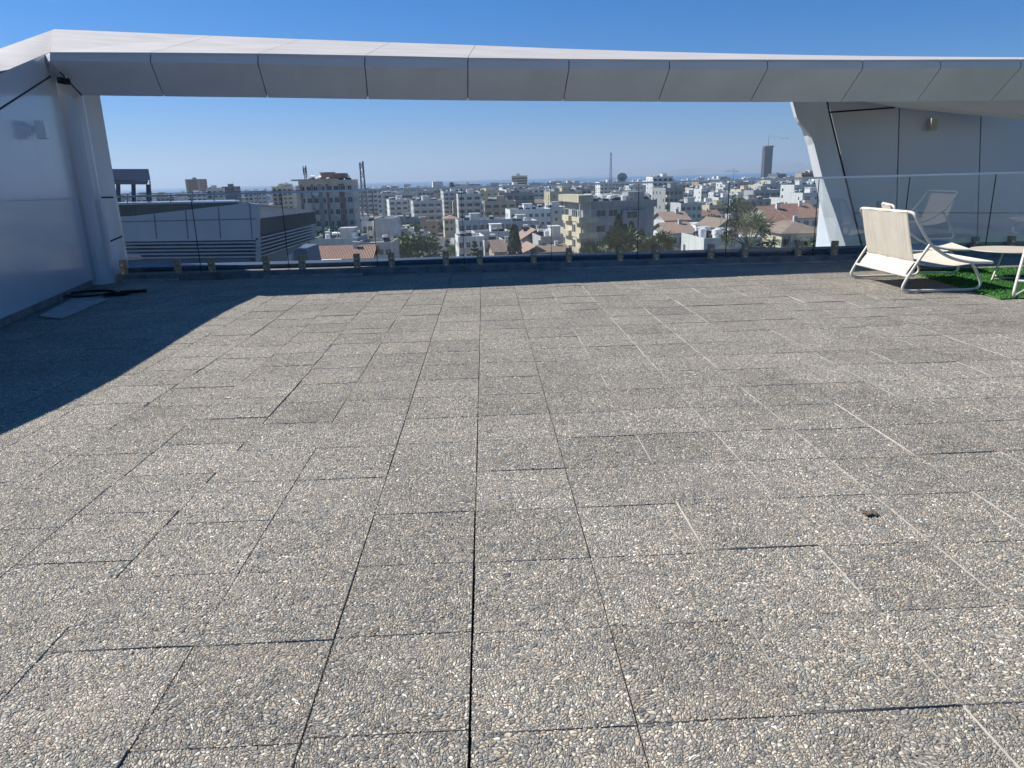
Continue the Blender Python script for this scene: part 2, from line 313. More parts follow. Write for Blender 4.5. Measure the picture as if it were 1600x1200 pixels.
# ------------------------------------------------------------------ terrace floor: 40 cm exposed aggregate slabs
def terrace():
    rnd = random.Random(5); AX = -.0303
    V = []; Fc = []; Mi = []; A = []
    ca = math.cos(AX); sa = math.sin(AX)
    # slab frame (a across, b along) -> world ; axis along: (-.0303, 1)
    def W(a, b): return (a*1.0 + b*AX - .0757, b + a*.0303)
    colw = {}
    a0 = -.398*15
    vb = []; fb = []; mb_ = []; ab = []; base = 0
    chunks = []
    for i in range(-16, 24):
        rowoff = rnd.uniform(-.012, .012); 
        if i <= -3: rowoff += (.0 if i % 2 else .10)
        b = -1.2 + rowoff - .13
        j = 0
        while b < 10.15:
            L = .396 + rnd.uniform(-.004, .004)
            if i <= -2 and rnd.random() < .05: L *= .5
            b1 = min(b+L, 10.28)
            g = rnd.uniform(.002, .0042)
            xa = i*.3975 + rnd.uniform(-.0012, .0012) + (.02*math.sin(b*1.1+i) if i <= -3 else 0)
            xb = (i+1)*.3975 + (.02*math.sin(b*1.1+i+1) if i+1 <= -3 else 0) - {-1: (.0065 if b < 2.4 else .0035), 0: .004, -2: .0045, 1: .0035}.get(i, g)
            bord = (.0022+.0014*((i*7) % 5)/4)*rnd.uniform(.75, 1.15) if (i >= 2 and rnd.random() < (.93 if i in (3, 4, 6, 9) else .45)) else 0
            xa += bord
            z = rnd.gauss(0, .0009)+(.0045 if rnd.random() < .06 else 0); tx = rnd.gauss(0, .002); ty = rnd.gauss(0, .002); slab = (rnd.random(), rnd.random(), rnd.random())
            y0, y1 = b, b1-g
            b = b1
            if y1-y0 < .05: continue
            cx, cy = W((xa+xb)/2, (y0+y1)/2)
            px, py = J((cx, cy, 0)) if cy > .9 else (800, 3000)
            dense = cy < 9.4 and 1.0 < cy and -150 < px < 1750
            n = (96 if cy < 2.7 else 68 if cy < 4.1 else 50 if cy < 6.2 else 30) if dense else 1
            us = np.linspace(xa, xb, n+1); vs_ = np.linspace(y0, y1, n+1)
            U, Vv = np.meshgrid(us, vs_)
            X = U + Vv*AX - .0757; Y = Vv + U*.0303
            Z = z + (U-(xa+xb)/2)*tx + (Vv-(y0+y1)/2)*ty - .006
            top = np.stack([X, Y, Z], -1).reshape(-1, 3)
            idx = np.arange((n+1)*(n+1)).reshape(n+1, n+1)
            quads = np.stack([idx[:-1, :-1], idx[:-1, 1:], idx[1:, 1:], idx[1:, :-1]], -1).reshape(-1, 4)
            # sides
            c = [idx[0, 0], idx[0, n], idx[n, n], idx[n, 0]]
            tp = top[c].copy(); tp[:, 2] += .003; bt = tp.copy(); bt[:, 2] -= .045
            side = np.concatenate([tp, bt]); o = len(top)
            sq = np.array([[o+4+k, o+4+(k+1) % 4, o+(k+1) % 4, o+k] for k in range(4)])
            if bord:
                bq = np.array([[xx+yy*AX-.0757, yy+xx*.0303, z+(xx-(xa+xb)/2)*tx+(yy-(y0+y1)/2)*ty-.0035] for xx, yy in ((xa-bord, y0), (xa, y0), (xa, y1), (xa-bord, y1))])
                bd = bq.copy(); bd[:, 2] -= .04; k8 = len(top)+8; side = np.concatenate([side, bq, bd])
                sq = np.concatenate([sq, [[k8, k8+1, k8+2, k8+3], [k8+4, k8, k8+3, k8+7], [k8+4, k8+5, k8+1, k8], [k8+7, k8+3, k8+2, k8+6]]])
            chunks.append((top, side, quads+base, sq+base, slab)); base += len(top)+len(side)
    Vn = np.concatenate([np.concatenate([c[0], c[1]]) for c in chunks])
    Q = np.concatenate([np.concatenate([c[2], c[3]]) for c in chunks])
    Mi = np.concatenate([np.concatenate([np.zeros(len(c[2]), int), np.ones(len(c[3]), int)]) for c in chunks])
    At = np.concatenate([np.tile([*c[4], 1.0], (len(c[0])+len(c[1]), 1)) for c in chunks])
    me = bpy.data.meshes.new('terrace_floor'); nq = len(Q)
    me.vertices.add(len(Vn)); me.vertices.foreach_set('co', Vn.astype(np.float32).ravel())
    me.loops.add(nq*4); me.loops.foreach_set('vertex_index', Q.astype(np.int32).ravel())
    me.polygons.add(nq); me.polygons.foreach_set('loop_start', np.arange(0, nq*4, 4, dtype=np.int32))
    me.polygons.foreach_set('loop_total', np.full(nq, 4, dtype=np.int32))
    me.polygons.foreach_set('material_index', Mi.astype(np.int32))
    me.materials.append(PEB); me.materials.append(CEM)
    me.update(calc_edges=True)
    a = me.attributes.new('slab', 'FLOAT_COLOR', 'POINT'); a.data.foreach_set('color', At.astype(np.float32).ravel())
    o = bpy.data.objects.new('terrace_floor', me); col.objects.link(o); tag(o, kind='structure')
    b = MB(); b.box(-6.6, 10.5, -2, 10.9, -.5, -.040); tag(b.build('terrace_base', SUBB), kind='structure')
terrace()

# ------------------------------------------------------------------ left clad wall, pier
C = P(78, 82, 9.35)                         # top corner where wall meets beam
W1 = G(148, 447); W0 = G(0, 515)
wd = (W0-W1).normalized()                   # along the wall towards the camera
wn = Vector((-wd.y, wd.x, 0)); wn = wn if wn.x > 0 else -wn
T1 = on_plane(78, 82, W1, wn); T0 = on_plane(0, 115, W1, wn)
sl_ = (T0.z-T1.z)/((T0-T1).length)
def wallp(s, z): return Vector((W1.x+wd.x*s, W1.y+wd.y*s, z))
s1 = (T1-W1).to_2d().dot(wd.to_2d()); s0 = (T0-W1).to_2d().dot(wd.to_2d())
def wz(s):
    tab = WZT
    for (a_, z_), (b2, y_) in zip(tab[:-1], tab[1:]):
        if s <= b2: return z_+(y_-z_)*(s-a_)/(b2-a_)
    return tab[-1][1]
lw = empty('clad_wall', W1); tag(lw, 'tall glossy white clad wall with sloping top along the left of the terrace', 'wall')
WZT = [(s1, T1.z), (s0, T0.z), (3.05, 2.20), (4.37, 1.97), (5.12, 1.78), (5.71, 1.58), (8.2, .7)]
mb = MB(); S = [0.6, s0, 3.05, 4.37, 5.12, 5.71, 1.5, 2.5, 3.5, 4.5, 5.5, 6.5, 8]; S = [s1]+S
front = [wallp(s, wz(s)) for s in S]+[wallp(S[-1], .09), wallp(0, .09)]
mb.prism([p-W1 for p in front], -wn*.5)
fix_normals(mb.build('wall_panel', CLAD, lw))
# sunlit sloping cap above the wall (leans back, seen as the bright band)
K0 = P(84, 46, 11.2); K1 = P(0, 76, 9.5)
def outer(s): return K0+(K1-K0)*((s-s1)/(s0-s1))-Vector((0, 0, .012*max(0, s-3)**2))
mb = MB(); vs = []; NS, NT = 28, 8
for i in range(NS+1):
    s_ = s1+(8-s1)*i/NS; p0 = wallp(s_, wz(s_)+.003)-wn*.004; p1 = outer(s_)
    for j in range(NT+1): vs.append(p0.lerp(p1, j/NT)-W1)
mb.add(vs, [(i*(NT+1)+j, i*(NT+1)+j+1, (i+1)*(NT+1)+j+1, (i+1)*(NT+1)+j) for i in range(NS) for j in range(NT)], 0, True)
mb.add([v-Vector((0, 0, .3)) for v in vs[:(NT+1)]]+vs[:NT+1], [(j, j+1, NT+2+j, NT+1+j) for j in range(NT)])
co_ = mb.build('wall_cap', CLADT, lw); 

mb = MB()
def wseam(x0, y0, x1, y1, wd_=.014):
    seam(mb, on_plane(x0, y0, W1, wn)-W1, on_plane(x1, y1, W1, wn)-W1, wn, wd_)
wseam(-40, 196, 79, 119, .02)
mb.build('panel_joint', SEAM, lw)
mb = MB(); seam(mb, on_plane(-60, 316, W1, wn)-W1, on_plane(112, 311, W1, wn)-W1, wn, .004, .002); mb.build('panel_joint', mat('faint_joint', (.3, .33, .38), .6, noise=.1), lw)
mb = MB()
q = [wallp(0, .0), wallp(S[-1], .0), wallp(S[-1], .09), wallp(0, .09)]
mb.prism([p-W1-wn*.03 for p in q], -wn*.4); fix_normals(mb.build('plinth', CONC, lw))

# pier between wall and fence: half-round column, angled facet
pr = empty('clad_pier', G(170, 440)); o0 = pr.location.copy(); tag(pr, 'white clad pier with half-round column carrying the left end of the roof beam', 'pier')
B1 = G(203, 436); B1 = P(203, 428, 10.75); B1.z = 0
Am = G(167, 441)
topz = 3.0
def vert(b_, z): return Vector((b_.x, b_.y, z))
# column follows the wall end; its face turns towards the fence
mb = MB(); pts = []; Kc = (W1+Am)/2 + Vector((-.06, .10, 0))
r_ = ((Am-W1).length/2)*1.02
ring = [Kc+Vector((math.cos(a)*r_, math.sin(a)*r_, 0)) for a in [math.radians(-118+i*15) for i in range(13)]]
mb.prism([vert(p, .0)-o0 for p in ring]+[vert(W1-wn*.35, .0)-o0], Vector((0, 0, 2.66)))
ob = fix_normals(mb.build('column', CLAD, pr))
mb = MB()
mb.prism([vert(Am+Vector((-.02, .04, 0)), .0)-o0, vert(B1, 0)-o0, vert(B1+Vector((-.75, .8, 0)), 0)-o0, vert(Am+Vector((-.9, .6, 0)), 0)-o0], Vector((0, 0, 2.75)))
fix_normals(mb.build('pier_facet', CLADM, pr))
fa = Am+Vector((-.02, .04, 0)); fb_ = B1; fn = (fb_-fa).cross(Vector((0, 0, 1))).normalized(); fn = fn if fn.y < 0 else -fn
for (x0, y0, x1, y1) in ((143, 309, 185, 308), (106, 187, 133, 196), (172, 377, 191, 369)):
    mb = MB(); seam(mb, on_plane(x0, y0, fa, fn)-o0, on_plane(x1, y1, fa, fn)-o0, fn, .022); mb.build('panel_joint', SEAM, pr)
mb = MB(); q0 = on_plane(143, 310, fa, fn); q1 = on_plane(158, 425, fa, fn); seam(mb, q0-o0, q1-o0, fn, .008); mb.build('panel_joint', mat('faint_joint2', (.22, .25, .3), .6, noise=.1), pr)

# ------------------------------------------------------------------ beam
def beam():
    xs = [78, 235, 403, 570, 731, 889, 1046, 1199, 1348, 1470, 1595, 1700, 1800]
    def ip(tab, x):
        for (a, b), (c, d) in zip(tab[:-1], tab[1:]):
            if a <= x <= c: return b+(d-b)*(x-a)/(c-a)
        (a, b), (c, d) = (tab[:2] if x < tab[0][0] else tab[-2:]); return b+(d-b)*(x-a)/(c-a)
    yE1 = [(78, 82), (235, 82.5), (403, 84), (570, 87), (731, 90.5), (889, 92.5), (1046, 93.5), (1199, 93.5), (1348, 94), (1600, 93)]
    yE2 = [(78, 95), (235, 97), (403, 100), (570, 104), (731, 106.5), (889, 108), (1046, 108.5), (1199, 108), (1348, 107.5), (1600, 106)]
    yE3 = [(70, 148), (130, 149), (418, 152.5), (575, 155), (731, 157), (880, 158), (1028, 159), (1172, 159.5), (1314, 159), (1432, 158.5), (1548, 157.5), (1700, 155)]
    xE3 = [(78, 128), (235, 256), (403, 418), (570, 575), (731, 731), (889, 880), (1046, 1028), (1199, 1172), (1348, 1314), (1470, 1432), (1595, 1548), (1700, 1645), (1800, 1740)]
    yT = [(78, 46), (250, 53), (400, 59), (590, 66), (730, 70.5), (850, 75.5), (1000, 80.5), (1200, 85.5), (1400, 88.5), (1600, 90), (1800, 90)]
    root = empty('roof_beam', P(78, 82, 9.35)); o = root.location.copy(); tag(root, 'long white clad roof beam bridging from the left pier across the top of the view', 'beam')
    rows = []
    for x in xs:
        Y = 9.35+(x-78)*.00072
        e1 = P(x, ip(yE1, x), Y); e2 = P(x+ (0), ip(yE2, x), Y+.01); x3 = ip(xE3, x); e3 = P(x3, ip(yE3, x3), Y+.50)
        xt = x+ (800-x)*.17; et = P(xt, ip(yT, xt), Y+2.35)
        if x == 78: et = K0.copy()
        rows.append([e1-o, e2-o, e3-o, et-o])
    # left end: start slightly left
    for nm, ia, ib, th, mt in (('fascia_panel', 0, 1, .03, CLAD), ('soffit_panel', 1, 2, .03, CLADM)):
        for k in range(len(xs)-1):
            A_, B_ = rows[k], rows[k+1]; g = .006/(B_[ia]-A_[ia]).length
            p = [A_[ia].lerp(B_[ia], g if k else 0), B_[ia].lerp(A_[ia], g), B_[ib].lerp(A_[ib], g), A_[ib].lerp(B_[ib], g if k else 0)]
            mb = MB(); n = (p[1]-p[0]).cross(p[2]-p[0]).normalized()
            if n.y < 0: n = -n
            mb.prism(p, n*th); fix_normals(mb.build(nm, mt, root))
    for k in range(len(xs)-1):
        A_, B_ = rows[k], rows[k+1]; g = .004/(B_[0]-A_[0]).length; g2 = g
        p = [A_[0].lerp(B_[0], g), B_[0].lerp(A_[0], g), B_[3].lerp(A_[3], g2), A_[3].lerp(B_[3], g2)]
        p = [q+Vector((0, 0, .004)) for q in p]
        if k == 0: p[0] = A_[0]+Vector((0, 0, .004)); p[3] = A_[3]+Vector((0, 0, .004))
        mb = MB(); dn = Vector((0, 0, -.03)); mb.prism([p[0], p[1], p[2]], dn); mb.prism([p[0], p[2], p[3]], dn); fix_normals(mb.build('top_panel', CLADT, root))
    # inner box: visible through the joints as dark lines, closes the back
    mb = MB(); N = len(xs); ins = Vector((0, .035, -.02))
    vs = []
    for r4 in rows: vs += [r4[0]+Vector((0, .04, -.05)), r4[1]+Vector((0, .05, .0)), r4[2]+Vector((0, .03, .035)), r4[3]+Vector((0, -.02, -.12))]
    fs = []
    for k in range(N-1):
        for j in range(4): fs.append((k*4+j, k*4+(j+1) % 4, k*4+4+(j+1) % 4, k*4+4+j))
    fs += [(0, 1, 2, 3), tuple((N-1)*4+j for j in (3, 2, 1, 0))]
    mb.add(vs, fs); fix_normals(mb.build('back_lining', mat('beam_lining', (.05, .055, .065), .7, noise=.1), root))
    tm = MB(); tri = [rows[0][0], T1-o, K0-o]; tm.prism([v+Vector((0, 0, .002)) for v in tri], Vector((0, 0, -.05))); fix_normals(tm.build('leak_filler', CLADT, root))  # unseen triangle added to stop sun leaking between wall, cap and beam
    # left end closing piece behind the corner, seen as the angled soffit around the camera
    a0, a1, a2, a3 = rows[0]
    mb = MB(); bk = Vector((-.55, .55, 0)); L3 = a2+Vector((-.6, .25, .0))
    mb.add([a1, a2, L3, a1+bk, a0+bk, a0], [(0, 1, 2, 3), (0, 3, 4, 5)]); fix_normals(mb.build('end_panel', CLADM, root))
    mb = MB(); seam(mb, a1.lerp(a2, .3), a2, (0, -1, -.6), .014, .008); mb.build('panel_joint', SEAM, root)
    return rows, o
rows, bo = beam()

# security camera and wall lamps
cp = P(102, 127, 9.55); t = empty('security_camera', cp); tag(t, 'small black security camera under the left end of the roof beam', 'camera')
MB().box(-.035, .035, -.11, .05, -.032, .032).build('camera_body', DARK, t); MB().tube([(0, -.11, 0), (0, -.125, 0)], .026, 12).build('lens', mat('lens_glass', (.01, .01, .015), .05, noise=.1), t)
MB().tube([(0, .02, .03), (0, .06, .12)], .012, 8).build('bracket', TANKW, t)
lp = on_plane(46, 202, W1, wn); t = empty('wall_light', lp, math.atan2(wn.y, wn.x)); tag(t, 'small white box light on bracket on the glossy left wall', 'wall lamp')
bevel(MB().box(.06, .16, -.02, .10, -.10, .09).build('lamp_housing', TANKW, t)); MB().box(.0, .065, -.03, .03, -.03, .03).build('bracket', RAILM, t)
MB().box(.0, .012, -.05, .05, -.06, .06).build('mounting_plate', TANKW, t)

# ------------------------------------------------------------------ right clad structure behind the glass
def right_structure():
    root = empty('clad_wing', (4.5, 13.4, 0)); o = root.location.copy(); tag(root, 'large white clad wing wall with leaning pier at the right behind the glass', 'wing wall')
    YW = 13.4
    def Q(px, py, Y=YW): return P(px, py, Y)-o
    def low(px, py, Y=YW):
        p = P(px, py, Y); return p-o
    # wall panels (each its own sheet on a dark lining)
    seamx = [(1291, 150, 1352, 402), (1406, 150, 1399, 400), (1534, 150, 1526, 402), (1675, 150, 1665, 402), (1820, 150, 1810, 402)]
    mb = MB(); mb.prism([Q(1292, 140, YW+.04), Q(1830, 140, YW+.04), Q(1830, 410, YW+.04), Q(1354, 410, YW+.04)], Vector((0, .3, 0))); fix_normals(mb.build('wall_lining', SEAM, root))
    for (a, b) in zip(seamx[:-1], seamx[1:]):
        def edge(s, y): return s[0]+(s[2]-s[0])*(y-s[1])/(s[3]-s[1])
        for y0, y1 in ((150, 332.2), (333.2, 402)):
            p = [Q(edge(a, y0)+.9, y0), Q(edge(b, y0)-.9, y0), Q(edge(b, y1)-.9, y1), Q(edge(a, y1)+.9, y1)]
            mb = MB(); mb.prism(p, Vector((0, .03, 0))); fix_normals(mb.build('wall_panel', CLAD, root))
    mb = MB(); n = Vector((0, -1, 0)); seam(mb, Q(1296, 175.5), Q(1398, 168), n, .028); mb.build('panel_joint', SEAM, root)
    # dark pier face, joint against the wall, leans away downwards
    YP = 13.25
    mb = MB(); pf = [P(1236, 150, YP-.1), P(1292, 150, YP), P(1297, 176, YP), P(1321, 275, YP), P(1353, 405, YP), P(1339, 405, YP-.1), P(1320, 330, YP-.1), P(1284, 277, YP-.1), P(1272, 225, YP-.1), P(1266, 211, YP-.1), P(1249, 191, YP-.1), P(1245, 183, YP-.1)]
    pf = [P(1236, 150, YP), P(1291, 150, YP), P(1296, 176, YP), P(1320, 275, YP), P(1351, 405, YP), P(1328, 405, YP), P(1307, 340, YP), P(1285, 277, YP), P(1272, 225, YP), P(1266, 211, YP), P(1249, 191, YP), P(1245, 183, YP)]
    mb.prism([q-o for q in pf], Vector((0, .12, 0))); fix_normals(mb.build('pier_face', CLADM, root))
    mb = MB(); n = Vector((0, -1, 0))
    for a_, b_ in (((1291, 150), (1296, 176)), ((1296, 176), (1320, 275)), ((1320, 275), (1351, 404))): seam(mb, P(*a_, YP)-o, P(*b_, YP)-o, n, .03)
    mb.build('panel_joint', SEAM, root)
    # lighter return face turned to the left
    fr = [P(1249, 191, YP), P(1266, 211, YP), P(1272, 225, YP), P(1285, 277, YP), P(1307, 340, YP), P(1328, 405, YP)]
    bk = [P(1249, 191, YP+.02), P(1256, 213, YP+.9), P(1261, 228, YP+.9), P(1272, 277, YP+.9), P(1287, 340, YP+.9), P(1303, 405, YP+.9)]
    mb = MB(); vs = [q-o for q in fr+bk]; mb.add(vs, [(i, i+1, i+7, i+6) for i in range(5)]); mb.add([v+Vector((.25, .02, 0)) for v in vs], [(i, i+1, i+7, i+6) for i in range(5)])
    mb.build('pier_return', CLADM, root)
    # soffit wedge under the beam
    a = [P(1300, 150, 13.3), P(1406, 168.5, 13.3), P(1534, 181, 13.1), P(1599, 187, 12.7), P(1720, 196, 12.4)]
    b = [P(1300, 150, 10.9), P(1406, 150, 10.9), P(1534, 148, 10.9), P(1599, 148, 10.9), P(1720, 150, 10.9)]
    mb = MB(); vs = [q-o for q in a+b]; mb.add(vs, [(i, i+1, i+6, i+5) for i in range(4)]); mb.add([v+Vector((0, .02, .08)) for v in vs], [(i, i+5, i+6, i+1) for i in range(4)])
    mb.build('soffit', CLADM, root)
    mb = MB(); mb.prism([P(1560, 150, 12.3)-o, P(1640, 150, 12.2)-o, P(1640, 186, 12.2)-o, P(1598, 187, 12.3)-o], Vector((.3, .25, 0))); fix_normals(mb.build('soffit_fin', CLAD, root))
    # mass behind
    MB().box(P(1352, 300, 13.5).x-o.x+.4, 9, .5, 3, -1.5, 3.0).build('wing_body', CLADM, root)
    lp = P(1452, 195, 13.4); t = empty('wall_light', lp); tag(t, 'small beige box light high on the right wing wall', 'wall lamp')
    bevel(MB().box(-.055, .055, -.16, -.05, -.10, .10).build('lamp_housing', mat('beige_metal', (.42, .39, .34), .5, noise=.05), t)); MB().box(-.03, .03, -.05, 0, -.04, .04).build('bracket', RAILM, t)
right_structure()

# ------------------------------------------------------------------ curb, glass balustrade
FY = 10.46
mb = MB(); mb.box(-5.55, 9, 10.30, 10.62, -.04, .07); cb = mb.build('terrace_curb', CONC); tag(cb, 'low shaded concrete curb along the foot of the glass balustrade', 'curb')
rnd = random.Random(3)
x = -5.4; k = 0; sl_lab = ['first pale screed strip along the curb, counted from the left pier', 'second pale screed strip along the curb from the left pier', 'third pale screed strip along the curb from the left pier', 'fourth pale screed strip along the curb from the left pier', 'fifth pale screed strip along the curb from the left pier', 'sixth pale screed strip along the curb from the left pier', 'seventh pale screed strip along the curb from the left pier', 'last pale screed strip along the curb, by the chairs']
while x < 9 and k < 8:
    l = rnd.uniform(.5, 1.6)
    if rnd.random() < .6:
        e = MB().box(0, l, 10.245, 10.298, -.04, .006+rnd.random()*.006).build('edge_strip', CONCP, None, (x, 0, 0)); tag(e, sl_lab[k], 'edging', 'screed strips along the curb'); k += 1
    x += l+.02
mb = MB(); mb.box(-5.62, 9, 10.72, 11.12, -.3, .125); mb.box(-5.62, 9, 10.70, 10.72, .08, .13)
tag(bevel(mb.build('metal_coping', STEEL), .01), 'blue grey metal coping running just outside the glass', 'coping')
mb = MB(); mb.box(-5.6, 9, 10.62, 10.70, -.3, .02); tag(mb.build('gutter', DARK), 'dark gutter gap between curb and metal coping', 'gutter')
bal = empty('glass_balustrade', (0, FY, 0)); tag(bal, 'frameless glass balustrade with thin top rail across the terrace edge', 'balustrade')
joints = [304, 444, 585, 723, 861, 997, 1136, 1274, 1413, 1545]
jx = [P(x, 350, FY).x for x in joints]
sp = (jx[-1]-jx[0])/9; jx = [-5.42]+jx+[jx[-1]+sp, jx[-1]+2*sp]
for a, b in zip(jx[:-1], jx[1:]):
    gp = MB().box(a+.002, b-.002, -.006, .006, .04, 1.118); gp.f = gp.f[:4]; gp.m = gp.m[:4]; gp.sm = gp.sm[:4]; gp.build('glass_panel', GLASS, bal)
for x_ in jx[1:-1]: MB().box(x_-.003, x_+.003, -.0075, .0075, .045, 1.115).build('joint_seal', DARK, bal)
MB().box(-5.43, jx[-1], -.022, .022, 1.12, 1.145).build('top_rail', RAILM, bal)
mb = MB().box(-5.43, jx[-1], -.05, .05, .0, .035); mb.build('base_channel', STEEL, bal)
cl = [192, 277, 330, 416, 472, 558, 612, 697, 750, 834, 889, 969, 1025, 1110, 1163, 1246, 1302, 1386, 1441, 1519, 1575]
xs_ = [P(x, 415, FY-.06).x for x in cl]; xs_ += [xs_[-1]+.5*k for k in (1.6, 2.6, 4)]
cm = MB(); cm.box(-.040, .040, -.085, -.012, .0, .27); cmo = bevel(cm.build('clamp', CLAMP, bal, (xs_[0], 0, 0)), .004)
bo_ = [MB().tube([(0, -.084, zz), (0, -.094, zz)], .014, 10).build('bolt', RAILM, cmo) for zz in (.09, .2)]
for x in xs_[1:]:
    c = cmo.copy(); col.objects.link(c); c.parent = bal; c.location = (x, 0, 0)
    for q_ in bo_: d = q_.copy(); col.objects.link(d); d.parent = c
# dark gravel / debris lying at the right end of the curb
rnd = random.Random(9); mb = MB()
for i in range(420):
    x = rnd.triangular(2.9, 7, 4.6); y = 10.55+rnd.random()*.16; s = rnd.uniform(.012, .03); z = .07+rnd.random()*.02
    M = Matrix.Translation((x, y, z+s*.4)) @ Matrix.Rotation(rnd.random()*6, 4, (rnd.random(), rnd.random(), 1)); mb.box(-s, s, -s*.7, s*.7, -s*.5, s*.5, 0, M)
tag(mb.build('dark_gravel', DKG), 'dark gravel debris heaped on the curb near the wing wall', 'gravel', kind='stuff')
# junk at the left corner
t = MB(); pl = [G(60, 496), G(96, 499), G(168, 469), G(118, 466)]; t.prism([Vector((p.x, p.y, .004)) for p in pl], Vector((0, 0, .012))); tag(fix_normals(t.build('screed_patch', CONCP)), 'pale bare concrete patch on the shaded floor beside the left wall', 'concrete patch')
pts = []; c0 = G(140, 463)
for i in range(60):
    a = i/59*2*math.pi*2.3; r2 = .30+.03*math.sin(a*1.7); pts.append((c0.x+math.cos(a)*r2*1.0, c0.y+math.sin(a)*r2*.75, .022+i*.0004))
tag(MB().tube(pts, .007, 6).build('cable_coil', DARK), 'loose black cable coiled on the floor at the foot of the column', 'cable')
c0 = G(183, 461); t = empty('drain_outlet', (c0.x, c0.y, 0)); tag(t, 'dark floor drain with pipe stub beside the coiled cable', 'drain')
MB().box(-.13, .13, -.08, .08, .002, .03).build('grate', DARK, t); MB().tube([(.05, 0, .03), (.34, .05, .035)], .02, 8).build('pipe', DARK, t)
# small mark on the slabs: fallen leaf litter
c0 = G(1362, 803)
mb = MB()
for i in range(16):
    a = rnd.random()*6; M = Matrix.Translation((c0.x+rnd.uniform(-.03, .03), c0.y+rnd.uniform(-.012, .012), .004+rnd.random()*.006)) @ Matrix.Rotation(a, 4, 'Z'); mb.box(-.012, .012, -.004, .004, 0, .002, 0, M)
tag(mb.build('leaf_litter', BARK), 'tiny dark clump of dead leaves on a slab joint at the right', 'leaf litter')

# ------------------------------------------------------------------ lounge chairs (x = seat direction, y = width)
def smooth_path(pts, n=6):
    P_ = [Vector(p) for p in pts]; out = []
    for i in range(len(P_)-1):
        p0 = P_[max(i-1, 0)]; p1 = P_[i]; p2 = P_[i+1]; p3 = P_[min(i+2, len(P_)-1)]
        for k in range(n):
            t_ = k/n; out.append(.5*((2*p1)+(p2-p0)*t_+(2*p0-5*p1+4*p2-p3)*t_*t_+(3*p1-p0-3*p2+p3)*t_**3))
    out.append(P_[-1]); return out
CW = 1.14
def make_chair():
    root = empty('lounge_chair'); r = .0155
    hw = CW/2
    # continuous body tube: front tip -> seat -> back -> top bar -> other side
    side = [(.93, .285), (.86, .287), (.74, .292), (.62, .31), (.50, .345), (.40, .395), (.30, .465), (.23, .54), (.15, .66), (.09, .755), (.075, .785)]
    a = [(x, -hw, z) for x, z in side]; b = [(x, hw, z) for x, z in side][::-1]
    pts = smooth_path(a[:-1]+[(.07, -hw+.02, .795), (.066, -hw+.08, .805)], 4)+smooth_path([(.066, hw-.08, .805), (.07, hw-.02, .795)]+b[1:], 4)
    MB().tube(pts, r, 10).build('body_tube', POWD, root)
    MB().tube([(.93, -hw, .285), (.93, hw, .285)], r, 10).build('front_bar', POWD, root)
    for s in (-1, 1):
        y = s*(hw+.0)
        pp = smooth_path([(.27, y, .49), (.20, y, .375), (.10, y, .20), (.045, y, .085), (.04, y, .045), (.06, y, .020), (.12, y, .0155), (.30, y, .0155), (.55, y, .0155), (.74, y, .0155), (.80, y, .022), (.835, y, .06), (.825, y, .12), (.78, y, .20), (.72, y, .285)], 4)
        MB().tube(pp, r*.95, 10).build('sled_leg', POWD, root)
        MB().box(.10, .16, y-.014, y+.014, 0, .006).build('foot_pad', DARK, root)
    MB().tube([(.085, -hw, .165), (.085, hw, .165)], .013, 10).build('rear_bar', POWD, root)
    # sling
    w_ = hw-.045
    def strip(path, name, wid, sag=0, wr=.004):
        path = smooth_path([(x, 0, z) for x, z in path], 5); n = len(path); M_ = 18; vs = []; rr = random.Random(len(name))
        ph = [rr.random()*6 for _ in range(4)]
        for i, p in enumerate(path):
            for j in range(M_+1):
                v = -1+2*j/M_; e = wid[0]+(wid[1]-wid[0])*i/(n-1)
                dz = -sag*(1-v*v)*math.sin(math.pi*i/(n-1)); wv = wr*math.sin(v*9+ph[0])*math.sin(math.pi*i/(n-1))+wr*.5*math.sin(v*23+ph[1])
                vs.append((p.x+wv, v*e, p.z+dz+wv*.4))
        fs = [(i*(M_+1)+j, i*(M_+1)+j+1, (i+1)*(M_+1)+j+1, (i+1)*(M_+1)+j) for i in range(n-1) for j in range(M_)]
        o = MB().add(vs, fs, 0, True).build(name, FAB, root); md = o.modifiers.new('thick', 'SOLIDIFY'); md.thickness = .003; return o
    strip([(.060, .822), (.045, .80), (.048, .78), (.10, .55), (.16, .33), (.175, .305)], 'back_sling', (w_-.05, w_-.03), .0, .005)
    strip([(.176, .303), (.30, .265), (.45, .245), (.62, .255), (.80, .275), (.945, .296)], 'seat_sling', (w_-.03, w_), .02, .003)
    strip([(.172, .303), (.13, .245), (.075, .155)], 'lower_sling', (w_-.03, w_-.02), .0, .003)
    MB().tube([(.176, -w_, .30), (.176, w_, .30)], .008, 8).build('seam_rod', POWD, root)
    return root
ch = make_chair()
def put_chair(x, y, rz, label, first=False):
    o = ch if first else copy_tree(ch)
    o.location = (x, y, .004); o.rotation_euler.z = rz; tag(o, label, 'lounge chair', 'lounge chairs around the low table'); return o
put_chair(4.00, 8.03, R(.5), 'cream sling lounge chair in full sun with its sunlit back towards the view', True)
put_chair(4.70, 9.46, R(-17), 'lounge chair in the shade close to the glass, mostly hidden by the sunlit one')
put_chair(5.23, 6.53, R(45), 'lounge chair cut off by the right edge with only one leg tube showing')
put_chair(7.85, 7.5, R(186), 'lounge chair beyond the right edge, seen only as a reflection in the glass')
put_chair(9.9, 8.1, R(200), 'outermost lounge chair past the right edge, seen only mirrored in the glass')

